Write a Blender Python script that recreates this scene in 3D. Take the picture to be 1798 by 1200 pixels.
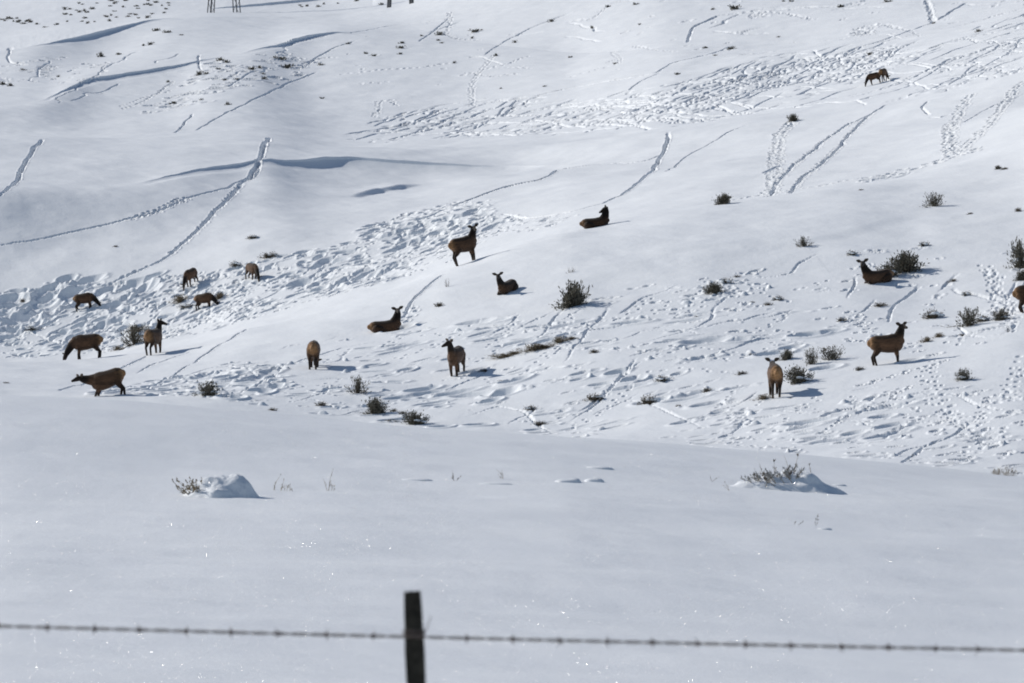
import bpy, bmesh, math, random
import numpy as np
from mathutils import Vector, Matrix, Euler

for _o in list(bpy.data.objects):
    bpy.data.objects.remove(_o)
C = bpy.context.scene
COL = C.collection
R = math.radians
rnd = random.Random(11)
nrng = np.random.default_rng(5)

# ------------------------------------------------------------------ camera
F = 9000.0                                  # focal length in pixels of the 1798 px wide picture
PW, PH = 1798.0, 1200.0
TILT = math.atan(700.0 / F)
cam_d = bpy.data.cameras.new("camera")
cam_d.sensor_width = 36.0
cam_d.lens = 36.0 * F / PW
cam_d.clip_start = 0.5
cam_d.clip_end = 6000.0
cam_d.dof.use_dof = True
cam_d.dof.focus_distance = 215.0
cam_d.dof.aperture_fstop = 11.0
cam = bpy.data.objects.new("camera", cam_d)
COL.objects.link(cam)
cam.location = (0, 0, 0)
cam.rotation_euler = (math.pi / 2 + TILT, 0, 0)
C.camera = cam

# ------------------------------------------------------------------ light
SUN_EL, SUN_AZ = R(32), R(-63)              # azimuth from +Y, negative = to the left
sundir = Vector((math.sin(SUN_AZ) * math.cos(SUN_EL), math.cos(SUN_AZ) * math.cos(SUN_EL), math.sin(SUN_EL)))
w = bpy.data.worlds.new("World")
C.world = w
w.use_nodes = True
nt = w.node_tree
bg = nt.nodes["Background"]
sky = nt.nodes.new("ShaderNodeTexSky")
sky.sky_type = 'NISHITA'
sky.sun_disc = False
sky.sun_elevation = SUN_EL
sky.sun_rotation = SUN_AZ
sky.altitude = 2000.0
sky.air_density = 1.0
sky.dust_density = 0.6
nt.links.new(sky.outputs[0], bg.inputs[0])
bg.inputs[1].default_value = 0.08
sun_d = bpy.data.lights.new("sun", 'SUN')
sun_d.energy = 3.85
sun_d.angle = R(0.5)
sun_d.color = (1.0, 0.945, 0.87)
sun = bpy.data.objects.new("sun", sun_d)
sun.rotation_euler = (-sundir).to_track_quat('-Z', 'Y').to_euler()
COL.objects.link(sun)
C.view_settings.view_transform = 'Standard'
C.view_settings.look = 'None'
C.view_settings.exposure = 0.06
C.view_settings.gamma = 1.0
C.view_settings.use_curve_mapping = False
C.render.engine = 'CYCLES'
C.cycles.max_bounces = 6
C.cycles.diffuse_bounces = 3
C.cycles.glossy_bounces = 2
C.cycles.sample_clamp_indirect = 4.0
C.cycles.pixel_filter_type = 'BLACKMAN_HARRIS'
C.cycles.filter_width = 1.9

# ------------------------------------------------------------------ materials
def mat(name):
    m = bpy.data.materials.new(name)
    m.use_nodes = True
    n = m.node_tree.nodes
    return m, n, m.node_tree.links, n["Principled BSDF"]

def noise_col(n, l, cols, scale, detail=4.0, coord='Object', rough=0.6):
    tc = n.new("ShaderNodeTexCoord")
    nz = n.new("ShaderNodeTexNoise")
    nz.inputs["Scale"].default_value = scale
    nz.inputs["Detail"].default_value = detail
    nz.inputs["Roughness"].default_value = rough
    l.new(tc.outputs[coord], nz.inputs["Vector"])
    cr = n.new("ShaderNodeValToRGB")
    cr.color_ramp.elements[0].position = 0.3
    cr.color_ramp.elements[1].position = 0.7
    cr.color_ramp.elements[0].color = (*cols[0], 1)
    cr.color_ramp.elements[1].color = (*cols[1], 1)
    l.new(nz.outputs["Fac"], cr.inputs["Fac"])
    return tc, nz, cr

def snow_mat(name, glint):
    m, n, l, p = mat(name)
    tc, nz, cr = noise_col(n, l, ((0.78, 0.813, 0.85), (0.817, 0.847, 0.875)), 0.35, 5.0)
    l.new(cr.outputs[0], p.inputs["Base Color"])
    p.inputs["Roughness"].default_value = 0.75
    p.inputs["Specular IOR Level"].default_value = 0.25
    b1 = n.new("ShaderNodeTexNoise")
    b1.inputs["Scale"].default_value = 14.0 if glint else 4.0
    b1.inputs["Detail"].default_value = 6.0
    b1.inputs["Roughness"].default_value = 0.65
    l.new(tc.outputs["Object"], b1.inputs["Vector"])
    bp = n.new("ShaderNodeBump")
    bp.inputs["Strength"].default_value = 0.5
    bp.inputs["Distance"].default_value = 0.012 if glint else 0.05
    l.new(b1.outputs["Fac"], bp.inputs["Height"])
    l.new(bp.outputs["Normal"], p.inputs["Normal"])
    if glint:
        # ice crystals: rare flat facets with random tilts that mirror the sun
        vo = n.new("ShaderNodeTexVoronoi")
        vo.inputs["Scale"].default_value = 135.0
        l.new(tc.outputs["Object"], vo.inputs["Vector"])
        sub = n.new("ShaderNodeVectorMath"); sub.operation = 'SUBTRACT'
        l.new(vo.outputs["Color"], sub.inputs[0]); sub.inputs[1].default_value = (0.5, 0.5, 0.15)
        nm = n.new("ShaderNodeVectorMath"); nm.operation = 'NORMALIZE'
        l.new(sub.outputs[0], nm.inputs[0])
        gl = n.new("ShaderNodeBsdfGlossy")
        gl.inputs["Roughness"].default_value = 0.27
        gl.inputs["Color"].default_value = (0.95, 0.95, 0.95, 1)
        l.new(nm.outputs[0], gl.inputs["Normal"])
        dc = n.new("ShaderNodeMath"); dc.operation = 'LESS_THAN'
        l.new(vo.outputs["Distance"], dc.inputs[0]); dc.inputs[1].default_value = 0.36
        sel = n.new("ShaderNodeTexWhiteNoise"); sel.noise_dimensions = '3D'
        l.new(vo.outputs["Position"], sel.inputs["Vector"])
        th = n.new("ShaderNodeMath"); th.operation = 'LESS_THAN'
        l.new(sel.outputs["Value"], th.inputs[0]); th.inputs[1].default_value = GLINT
        mu = n.new("ShaderNodeMath"); mu.operation = 'MULTIPLY'
        l.new(dc.outputs[0], mu.inputs[0]); l.new(th.outputs[0], mu.inputs[1])
        mx = n.new("ShaderNodeMixShader")
        l.new(mu.outputs[0], mx.inputs[0])
        l.new(p.outputs[0], mx.inputs[1]); l.new(gl.outputs[0], mx.inputs[2])
        out = [x for x in n if x.type == 'OUTPUT_MATERIAL'][0]
        l.new(mx.outputs[0], out.inputs[0])
    return m
GLINT = 0.2
M_FIELD = snow_mat("sparkling snow", True)
M_SNOW = snow_mat("hill snow", False)

def simple(name, a, b, scale, rough=0.9, bump=0.0, bscale=40):
    m, n, l, p = mat(name)
    tc, nz, cr = noise_col(n, l, (a, b), scale)
    l.new(cr.outputs[0], p.inputs["Base Color"])
    p.inputs["Roughness"].default_value = rough
    p.inputs["Specular IOR Level"].default_value = 0.2
    if bump:
        b1 = n.new("ShaderNodeTexNoise"); b1.inputs["Scale"].default_value = bscale; b1.inputs["Detail"].default_value = 5
        l.new(tc.outputs["Object"], b1.inputs["Vector"])
        bp = n.new("ShaderNodeBump"); bp.inputs["Distance"].default_value = bump; bp.inputs["Strength"].default_value = 0.8
        l.new(b1.outputs["Fac"], bp.inputs["Height"]); l.new(bp.outputs["Normal"], p.inputs["Normal"])
    return m
M_LEAF = simple("sagebrush leaf", (0.075, 0.070, 0.052), (0.19, 0.175, 0.14), 9)
M_LEAFB = simple("bitterbrush leaf", (0.085, 0.07, 0.052), (0.17, 0.145, 0.11), 9)
M_TWIG = simple("shrub twig", (0.055, 0.042, 0.032), (0.10, 0.08, 0.06), 20)
M_DRY = simple("dry stem", (0.20, 0.15, 0.09), (0.34, 0.27, 0.18), 12)
M_FROST = simple("frosted leaf", (0.25, 0.25, 0.24), (0.50, 0.50, 0.50), 25)
M_DEAD = simple("tan shrub leaf", (0.14, 0.11, 0.07), (0.26, 0.21, 0.14), 14)
M_WOOD = simple("weathered post wood", (0.018, 0.016, 0.013), (0.055, 0.05, 0.04), 30, 0.85, 0.004, 90)
M_WIRE = simple("rusty wire", (0.085, 0.066, 0.058), (0.17, 0.135, 0.12), 60, 0.6)
M_STEEL = simple("tower wood and steel", (0.10, 0.10, 0.10), (0.16, 0.16, 0.165), 2, 0.6)

def coat_mat():
    m, n, l, p = mat("elk coat")
    at = n.new("ShaderNodeAttribute"); at.attribute_name = "coat"
    tc = n.new("ShaderNodeTexCoord")
    nz = n.new("ShaderNodeTexNoise"); nz.inputs["Scale"].default_value = 9; nz.inputs["Detail"].default_value = 6
    mp = n.new("ShaderNodeMapping"); mp.inputs["Scale"].default_value = (0.6, 1, 1.8)
    l.new(tc.outputs["Object"], mp.inputs[0]); l.new(mp.outputs[0], nz.inputs["Vector"])
    mr = n.new("ShaderNodeMapRange"); mr.inputs[1].default_value = 0.3; mr.inputs[2].default_value = 0.7
    mr.inputs[3].default_value = 0.7; mr.inputs[4].default_value = 1.3
    l.new(nz.outputs["Fac"], mr.inputs[0])
    mx = n.new("ShaderNodeVectorMath"); mx.operation = 'SCALE'
    l.new(at.outputs["Color"], mx.inputs[0]); l.new(mr.outputs[0], mx.inputs["Scale"])
    l.new(mx.outputs[0], p.inputs["Base Color"])
    p.inputs["Roughness"].default_value = 0.8
    p.inputs["Specular IOR Level"].default_value = 0.15
    p.inputs["Sheen Weight"].default_value = 0.15
    b1 = n.new("ShaderNodeTexNoise"); b1.inputs["Scale"].default_value = 45; b1.inputs["Detail"].default_value = 4
    l.new(mp.outputs[0], b1.inputs["Vector"])
    bp = n.new("ShaderNodeBump"); bp.inputs["Distance"].default_value = 0.012; bp.inputs["Strength"].default_value = 0.7
    l.new(b1.outputs["Fac"], bp.inputs["Height"]); l.new(bp.outputs["Normal"], p.inputs["Normal"])
    return m
M_COAT = coat_mat()

# ------------------------------------------------------------------ object helpers
def tag(o, label=None, cat=None, group=None, kind=None):
    if label: o["label"] = label
    if cat: o["category"] = cat
    if group: o["group"] = group
    if kind: o["kind"] = kind
    return o

def link(name, me, m=None, parent=None):
    o = bpy.data.objects.new(name, me)
    COL.objects.link(o)
    if m is not None:
        me.materials.append(m)
    if parent is not None:
        o.parent = parent
    return o

def empty(name, loc, rz=0.0):
    o = bpy.data.objects.new(name, None)
    COL.objects.link(o)
    o.location = loc
    o.rotation_euler = (0, 0, rz)
    o.empty_display_size = 0.2
    return o

def copy_tree(o, parent=None):
    c = o.copy()
    COL.objects.link(c)
    if parent is not None:
        c.parent = parent
    for ch in list(o.children):
        copy_tree(ch, c)
    return c

def mesh_from(verts, faces, name="mesh", smooth=False):
    me = bpy.data.meshes.new(name)
    me.from_pydata([tuple(v) for v in verts], [], faces)
    me.update()
    if smooth:
        me.polygons.foreach_set("use_smooth", [True] * len(me.polygons))
    return me

class MB:
    """collects rings, blades and bars into one mesh"""
    def __init__(self):
        self.v, self.f = [], []
    def loft(self, rings, cap=True):
        k = len(rings[0]); b = len(self.v)
        for r in rings: self.v.extend(r)
        for i in range(len(rings) - 1):
            for j in range(k):
                a = b + i * k + j; c = b + i * k + (j + 1) % k
                self.f.append((a, c, c + k, a + k))
        if cap:
            self.f.append(tuple(b + j for j in range(k))[::-1])
            self.f.append(tuple(b + (len(rings) - 1) * k + j for j in range(k)))
    def tube(self, pts, radii, k=10, lat=None, cap_round=True):
        """pts: 3D points; radii: r or (r_lateral, r_vertical); lat: lateral axis"""
        pts = [Vector(p) for p in pts]
        rr = [(r, r) if not isinstance(r, tuple) else r for r in radii]
        if cap_round:
            d0 = (pts[0] - pts[1]).normalized(); d1 = (pts[-1] - pts[-2]).normalized()
            a, b = rr[0], rr[-1]
            m0, m1 = min(a), min(b)
            pts = [pts[0] + d0 * m0 * 0.9, pts[0] + d0 * m0 * 0.6] + pts + [pts[-1] + d1 * m1 * 0.6, pts[-1] + d1 * m1 * 0.9]
            rr = [(a[0] * .35, a[1] * .35), (a[0] * .75, a[1] * .75)] + rr + [(b[0] * .75, b[1] * .75), (b[0] * .35, b[1] * .35)]
        rings = []
        for i, p in enumerate(pts):
            t = (pts[min(i + 1, len(pts) - 1)] - pts[max(i - 1, 0)]).normalized()
            L = Vector(lat) if lat is not None else (Vector((0, 1, 0)) if abs(t.y) < 0.9 else Vector((1, 0, 0)))
            L = (L - t * L.dot(t)).normalized()
            U = t.cross(L)
            rings.append([p + L * (rr[i][0] * math.cos(2 * math.pi * j / k)) + U * (rr[i][1] * math.sin(2 * math.pi * j / k)) for j in range(k)])
        self.loft(rings)
    def quad(self, a, b, c, d):
        n = len(self.v); self.v += [a, b, c, d]; self.f.append((n, n + 1, n + 2, n + 3))
    def tri(self, a, b, c):
        n = len(self.v); self.v += [a, b, c]; self.f.append((n, n + 1, n + 2))
    def mesh(self, name="mesh", smooth=False):
        return mesh_from(self.v, self.f, name, smooth)

def remeshed(me, voxel, smooth_iter=4, name="body"):
    """union everything in me into one continuous skin"""
    tmp = bpy.data.objects.new("tmp_body", me)
    COL.objects.link(tmp)
    md = tmp.modifiers.new("r", 'REMESH'); md.mode = 'VOXEL'; md.voxel_size = voxel
    if smooth_iter:
        ms = tmp.modifiers.new("s", 'SMOOTH'); ms.iterations = smooth_iter; ms.factor = 0.5
    dg = bpy.context.evaluated_depsgraph_get()
    out = bpy.data.meshes.new_from_object(tmp.evaluated_get(dg))
    out.name = name
    bpy.data.objects.remove(tmp)
    out.polygons.foreach_set("use_smooth", [True] * len(out.polygons))
    return out

# ------------------------------------------------------------------ numpy noise
_tab = np.random.default_rng(3).random((256, 256))
def vnoise(x, y):
    xi = np.floor(x).astype(np.int64); yi = np.floor(y).astype(np.int64)
    fx = x - xi; fy = y - yi
    fx = fx * fx * fx * (fx * (fx * 6 - 15) + 10); fy = fy * fy * fy * (fy * (fy * 6 - 15) + 10)
    x0 = xi & 255; x1 = (xi + 1) & 255; y0 = yi & 255; y1 = (yi + 1) & 255
    a = _tab[x0, y0]; b = _tab[x1, y0]; c = _tab[x0, y1]; d = _tab[x1, y1]
    return (a + (b - a) * fx) * (1 - fy) + (c + (d - c) * fx) * fy - 0.5
def fbm(x, y, octv=4, gain=0.5):
    s = 0; a = 1.0
    for o in range(octv):
        s = s + a * vnoise(x + 17.3 * o, y + 9.1 * o)
        x = x * 2.03; y = y * 2.03; a *= gain
    return s

# ------------------------------------------------------------------ terrain
CT, ST = math.cos(TILT), math.sin(TILT)
def ray(u, v):
    dy = F * CT - (600.0 - v) * ST
    return (u - 899.0) / dy, (F * ST + (600.0 - v) * CT) / dy      # x / depth, z / depth

crestA = [(-600, 680), (-100, 692), (0, 696), (200, 705), (400, 721), (600, 741), (750, 752), (950, 764), (1150, 778), (1350, 795), (1550, 812), (1700, 828), (1798, 838), (1900, 848), (2400, 880)]
crestB = [(-600, 660), (-100, 642), (0, 637), (130, 632), (200, 624), (272, 613), (350, 598), (430, 575), (520, 553), (600, 532), (700, 505), (780, 476), (830, 460), (900, 437), (1000, 405), (1060, 393), (1170, 372), (1250, 359), (1330, 350), (1420, 338), (1500, 327), (1600, 312), (1700, 285), (1798, 255), (1900, 225), (2400, 130)]
crestC = [(-600, 250), (-100, 246), (0, 244), (150, 243), (300, 238), (370, 236), (430, 236), (480, 240), (560, 256), (650, 262), (760, 262), (900, 256), (1000, 250), (1170, 235), (1300, 217), (1450, 198), (1560, 178), (1700, 150), (1798, 128), (1900, 105), (2400, 0)]
crestD = [(-600, 110), (-100, 72), (0, 65), (100, 50), (230, 37), (300, 29), (365, 25), (480, 27), (600, 21), (700, 9), (800, -15), (900, -35), (1100, -60), (1400, -85), (1798, -110), (2400, -150)]
def poly(base, dv=0.0):
    return [(u, v + dv) for u, v in base]
def flat(v):
    return [(-600, v), (2400, v)]
def mixp(a, b, t):
    us = np.linspace(-600, 2400, 61)
    va = np.interp(us, [p[0] for p in a], [p[1] for p in a]); vb = np.interp(us, [p[0] for p in b], [p[1] for p in b])
    return list(zip(us, va * (1 - t) + vb * t))
def dep(*kv):
    return list(kv)
def addp(a, b, k=1.0):
    us = np.linspace(-600, 2400, 301)
    va = np.interp(us, [p[0] for p in a], [p[1] for p in a]); vb = np.interp(us, [p[0] for p in b], [p[1] for p in b])
    return list(zip(us, va + k * vb))
# wind lips: line of the lip and height of its lee wall in pixels
lipC = [(-600, 332), (0, 326), (240, 320), (340, 291), (440, 279), (470, 273), (520, 275), (580, 270), (640, 273), (720, 278), (800, 284), (900, 289), (1000, 287), (1170, 275), (1400, 240), (1798, 182), (2400, 90)]
walC = [(-600, .7), (240, .7), (300, 4), (350, 6), (430, 10), (450, 5), (470, 7), (520, 8), (560, 13), (640, 11), (720, 15), (790, 10), (860, 5), (940, 2.5), (1020, .7), (2400, .7)]
aprC = [(-600, 8), (240, 8), (320, 10), (430, 15), (470, 14), (560, 22), (740, 22), (860, 13), (940, 9), (1020, 8), (2400, 8)]
lipD = [(-600, 192), (0, 186), (85, 176), (130, 148), (165, 137), (230, 128), (300, 118), (350, 108), (400, 100), (440, 90), (490, 79), (530, 64), (585, 54), (650, 58), (800, 72), (1000, 95), (1400, 75), (1798, 20), (2400, -60)]
walD = [(-600, .25), (70, .25), (130, 4), (180, 8), (240, 7), (300, 6), (345, 5), (365, .4), (440, .4), (485, 5), (520, 9), (560, 8), (590, 3), (640, .25), (2400, .25)]
aprD = [(-600, 4), (70, 4), (180, 9), (300, 8), (365, 4), (440, 4), (520, 7), (590, 5), (640, 4), (2400, 4)]
lipD1 = [(-600, 122), (0, 92), (85, 75), (180, 54), (250, 37), (300, 32), (365, 29), (480, 31), (600, 25), (700, 13), (800, -11), (900, -31), (1100, -56), (1400, -81), (1798, -106), (2400, -146)]
walD1 = [(-600, .2), (60, .2), (110, 4), (170, 8), (215, 6), (250, 3), (290, .2), (2400, .2)]
lipE = [(-600, 80), (0, 45), (200, 25), (365, 17), (410, 11), (500, 3), (570, -4), (700, -20), (900, -60), (1200, -90), (1798, -150), (2400, -190)]
walE = [(-600, .2), (360, .2), (420, 4), (520, 6), (580, 3), (640, .2), (2400, .2)]
def shiftd(d, k):
    return tuple((u, y + k) for u, y in d)
dC = ((0, 416), (240, 421), (340, 431), (440, 438), (600, 446), (900, 442), (1170, 420), (1798, 396)); dD = ((0, 592), (85, 602), (130, 627), (165, 634), (230, 641), (300, 649), (350, 656), (440, 668), (490, 677), (530, 690), (585, 700), (650, 698), (800, 680), (1170, 600), (1798, 545)); dD1 = ((0, 700), (85, 712), (180, 736), (250, 755), (300, 760), (600, 772), (1170, 725), (1798, 705)); dE = ((0, 1080), (365, 1085), (570, 1115), (1170, 1070), (1798, 1060))
# every entry: pixel height of the curve, its depth in metres, rows of mesh up to the next curve
CURVES = [
    (flat(1300 + 9000 * 1.7 / 3.0), dep((0, 3.0)), 6),
    (flat(1300 + 9000 * 0.9 / 14.4), dep((0, 14.4)), 12),
    (flat(1290), dep((0, 27.0), (1798, 33.0)), 30),
    (flat(1200), dep((0, 33.0), (1798, 42.0)), 150),
    ([(-600, 925), (0, 915), (600, 880), (1000, 868), (1400, 874), (1798, 880), (2400, 920)], dep((0, 66), (900, 78), (1798, 92)), 90),
    (poly(crestA), dep((0, 104), (900, 114), (1798, 124)), 10),
    (poly(crestA, 60), dep((0, 145), (900, 145), (1798, 140)), 14),
    (poly(crestA, 14), dep((0, 218), (900, 198), (1798, 166)), 330),
    (mixp(crestA, crestB, 0.5), dep((0, 233), (900, 226), (1798, 216)), 330),
    (poly(crestB), dep((0, 246), (820, 255), (1050, 262), (1500, 266), (1798, 280)), 10),
    (poly(crestB, 26), dep((0, 300), (900, 300), (1798, 310)), 14),
    (poly(crestB, 5), dep((0, 370), (900, 350), (1400, 340), (1798, 340)), 300),
    (mixp(crestB, crestC, 0.5), dep((0, 398), (900, 392), (1798, 368)), 130),
    (addp(addp(lipC, walC, .45), aprC, .95), dep(*shiftd(dC, -4.2)), 26),
    (addp(lipC, walC, .45), dep(*shiftd(dC, -.22)), 18),
    (lipC, dep(*dC), 130),
    (poly(crestC), dep((0, 475), (600, 474), (1170, 440), (1798, 415)), 8),
    ([(u, v + max(3.0, min(20.0, (900 - u) / 20.0))) for u, v in mixp(crestC, crestC, 0)], dep((0, 515), (600, 508), (1170, 452), (1798, 428)), 10),
    ([(u, v + min(2.0, max(-6.0, (900 - u) / 100.0))) for u, v in mixp(crestC, crestC, 0)], dep((0, 555), (600, 530), (1170, 464), (1798, 442)), 330),
    (addp(addp(lipD, walD, .5), aprD, 1.2), dep(*shiftd(dD, -6)), 14),
    (addp(lipD, walD, .5), dep(*shiftd(dD, -.25)), 14),
    (lipD, dep(*dD), 170),
    (addp([(u, v + 3.6) for u, v in lipD1], walD1, 1.3), dep(*shiftd(dD1, -5)), 12),
    (addp(lipD1, walD1, .5), dep(*shiftd(dD1, -.25)), 12),
    (lipD1, dep(*dD1), 20),
    (poly(crestD), dep((0, 790), (600, 815), (1170, 775), (1798, 760)), 8),
    (poly(crestD, 14), dep((0, 900), (600, 910), (1170, 870), (1798, 860)), 8),
    (poly(crestD, -1), dep((0, 1020), (600, 1020), (1170, 980), (1798, 970)), 24),
    (addp(lipE, walE, .7), dep(*shiftd(dE, -.3)), 10),
    (lipE, dep(*dE), 40),
    (poly(crestD, -90), dep((0, 1320), (1798, 1280)), 14),
    (flat(-480), dep((0, 2300)), 8),
    (flat(-420), dep((0, 3600)), 0),
]
DU = 1.5
U0, U1 = -48.0, 1848.0
u_dense = np.arange(U0, U1 + 0.1, DU)
ext = np.cumsum(np.linspace(6, 260, 24))
u_all = np.concatenate([U0 - ext[::-1], u_dense, U1 + ext])
S = (u_all - 899.0) / F
NC = len(S)
J0 = len(ext)

def smooth1(a, k=9):
    ker = np.hanning(k + 2)[1:-1]; ker /= ker.sum()
    pad = np.pad(a, (k // 2, k // 2), mode='edge')
    return np.convolve(pad, ker, 'valid')

Ek, Yk = [], []
for pl, dp, nr in CURVES:
    pu = np.array([p[0] for p in pl], float); pv = np.array([p[1] for p in pl], float)
    s_, e_ = ray(pu, pv)
    e = np.interp(S, s_, e_)
    e[J0:J0 + len(u_dense)] = smooth1(e, 61)[J0:J0 + len(u_dense)]
    du_ = np.array([p[0] for p in dp], float); dy_ = np.array([p[1] for p in dp], float)
    y = np.interp(u_all, du_, dy_)
    y[J0:J0 + len(u_dense)] = smooth1(y, 75)[J0:J0 + len(u_dense)]
    Ek.append(e); Yk.append(y)
Ek = np.array(Ek); Yk = np.array(Yk)
# monotone cubic of elevation against depth, column by column
h = np.diff(Yk, axis=0); dl = np.diff(Ek, axis=0) / h
mslope = np.zeros_like(Ek)
for k in range(1, len(CURVES) - 1):
    a, b = dl[k - 1], dl[k]
    w1 = 2 * h[k] + h[k - 1]; w2 = h[k] + 2 * h[k - 1]
    same = (a * b) > 0
    mslope[k] = np.where(same, (w1 + w2) / (w1 / np.where(same, a, 1) + w2 / np.where(same, b, 1)), 0)
for k in range(1, len(CURVES) - 2):
    if h[k].max() < 0.5:                     # a lip wall: keep the slopes of the ground above and below it
        mslope[k] = np.minimum(dl[k - 1] * 2.2, dl[k]); mslope[k + 1] = dl[k + 1]
mslope[0] = dl[0]; mslope[-1] = dl[-1]
Yr, Er, row_of = [], [], []
for k, (pl, dp, nr) in enumerate(CURVES[:-1]):
    row_of.append(len(Yr))
    for i in range(nr):
        t = i / nr
        Y = Yk[k] + h[k] * t
        h00 = 2 * t**3 - 3 * t**2 + 1; h10 = t**3 - 2 * t**2 + t; h01 = -2 * t**3 + 3 * t**2; h11 = t**3 - t**2
        Yr.append(Y); Er.append(h00 * Ek[k] + h10 * h[k] * mslope[k] + h01 * Ek[k + 1] + h11 * h[k] * mslope[k + 1])
row_of.append(len(Yr))
Yr.append(Yk[-1]); Er.append(Ek[-1])
TY = np.array(Yr); TE = np.array(Er)            # [row, col]
NR = TY.shape[0]
TX = TY * S[None, :]
TZ = TY * TE
ROW_A, ROW_B = row_of[6], row_of[10]
print("terrain", TY.shape)

def col_at(s):
    u = s * F + 899.0
    if U0 <= u <= U1:
        return J0 + min(len(u_dense) - 1, max(0, int(round((u - U0) / DU))))
    return int(np.argmin(np.abs(S - s)))

def pix(u, v, ymin=20.0, ymax=1e9):
    """ground point seen at pixel (u, v): x, y, row, col"""
    s, e = ray(u, v)
    j = col_at(s)
    colE = TE[:, j]; colY = TY[:, j]
    ok = np.nonzero((colE >= e) & (colY > ymin))[0]
    if len(ok) and colY[ok[0]] > ymax:                  # just over a crest: stay on it
        c_ = np.nonzero((colY > ymin) & (colY < ymax))[0]
        ok = c_[[int(np.argmax(colE[c_]))]]
    i = int(ok[0]) if len(ok) else NR - 2
    return s * TY[i, j], TY[i, j], i, j

PIT = np.zeros_like(TY); RIM = np.zeros_like(TY); ADD = np.zeros_like(TY)

def stamp(x, y, rx, ry, ang, depth, rim=0.3):
    """a print or pit pressed into the snow, rx along ang"""
    Rm = max(rx, ry) * 1.9
    s = x / y
    j = col_at(s)
    dj = max(1, int(Rm / y * F / DU) + 1)
    a, b = max(0, j - dj), min(NC, j + dj + 1)
    cy = TY[:, j]
    i0 = max(0, int(np.searchsorted(cy, y - Rm)) - 2); i1 = min(NR, int(np.searchsorted(cy, y + Rm)) + 3)
    dx = TX[i0:i1, a:b] - x; dy = TY[i0:i1, a:b] - y
    c, sn = math.cos(ang), math.sin(ang)
    im = min(NR - 2, (i0 + i1) // 2); dY = 1.0 * float(cy[im + 1] - cy[im])
    ry = max(ry, dY * abs(c)); rx = max(rx, dY * abs(sn))
    q = ((dx * c + dy * sn) / rx) ** 2 + ((-dx * sn + dy * c) / ry) ** 2
    P = PIT[i0:i1, a:b]
    np.minimum(P, -depth * (0.6 * np.exp(-q * q * 1.1) + 0.4 * np.exp(-q * 1.3)), out=P)
    if rim > 0:
        r = np.sqrt(q)
        Q = RIM[i0:i1, a:b]
        np.maximum(Q, rim * depth * np.exp(-((r - 1.35) / 0.3) ** 2), out=Q)

def clod(x, y, r, hgt):
    Rm = r * 1.8
    j = col_at(x / y)
    dj = max(1, int(Rm / y * F / DU) + 1)
    a, b = max(0, j - dj), min(NC, j + dj + 1)
    cy = TY[:, j]
    i0 = max(0, int(np.searchsorted(cy, y - Rm)) - 2); i1 = min(NR, int(np.searchsorted(cy, y + Rm)) + 3)
    dx = TX[i0:i1, a:b] - x; dy = TY[i0:i1, a:b] - y
    q = (dx * dx + dy * dy) / (r * r)
    Q = RIM[i0:i1, a:b]
    np.maximum(Q, hgt * np.exp(-q * q), out=Q)

def world_line(pts, ymin=20.0, step=0.12):
    """pixel polyline -> evenly spaced ground points (x, y, heading)"""
    W = []
    for (u0, v0), (u1, v1) in zip(pts[:-1], pts[1:]):
        n = max(2, int(math.hypot(u1 - u0, v1 - v0) / 6))
        for k in range(n):
            t = k / n
            x, y, i, j = pix(u0 + (u1 - u0) * t, v0 + (v1 - v0) * t, ymin)
            W.append((x, y))
    x, y, i, j = pix(*pts[-1], ymin); W.append((x, y))
    W = np.array(W)
    if len(W) > 6:
        for c in range(2):
            W[:, c] = smooth1(W[:, c], 3)
    seg = np.hypot(np.diff(W[:, 0]), np.diff(W[:, 1]))
    keep = seg < 25.0
    L = np.concatenate([[0], np.cumsum(np.where(keep, seg, 0.01))])
    q = np.arange(0, L[-1], step)
    X = np.interp(q, L, W[:, 0]); Y = np.interp(q, L, W[:, 1])
    A = np.arctan2(np.gradient(Y), np.gradient(X)) if len(q) > 2 else np.zeros_like(q)
    return X, Y, A, q

def groove(pts, width=0.3, depth=0.3, ymin=20.0, wob=0.08, rim=0.18, wander=0.3):
    width *= 0.54; depth *= 1.1; wob *= 0.4
    X, Y, A, q = world_line(pts, ymin, step=max(0.10, width * 0.5))
    for k in range(len(q)):
        if Y[k] < ymin: continue
        n = 0.3 + 1.2 * float(vnoise(np.array(q[k] * 0.9 + pts[0][0]), np.array(3.3)) + 0.5) + rnd.uniform(-.2, .2)
        o = wob * rnd.gauss(0, 1) + 0.8 * float(vnoise(np.array(q[k] * 0.22 + pts[0][1]), np.array(7.7))) * wander
        ee = 0.5 if wander > .5 else 0.3
        n *= min(1.0, 0.2 + q[k] * ee, 0.2 + (q[-1] - q[k]) * ee)
        stamp(X[k] - math.sin(A[k]) * o, Y[k] + math.cos(A[k]) * o, width * 1.2, width * rnd.uniform(0.85, 1.0 + 0.22 * n), A[k], depth * n, rim)

def prints(pts, stride=0.55, size=0.16, depth=0.22, side=0.16, ymin=20.0, rim=0.3):
    size *= 0.85; depth *= 0.9
    X, Y, A, q = world_line(pts, ymin, step=stride)
    for k in range(len(q)):
        if Y[k] < ymin: continue
        o = side * (1 if k % 2 else -1) + rnd.gauss(0, side * 0.35)
        stamp(X[k] - math.sin(A[k]) * o + rnd.gauss(0, .06), Y[k] + math.cos(A[k]) * o + rnd.gauss(0, .06),
              size * rnd.uniform(1.0, 1.7), size * rnd.uniform(0.75, 1.1), A[k] + rnd.gauss(0, .2), depth * rnd.uniform(0.6, 1.2), rim)

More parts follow.
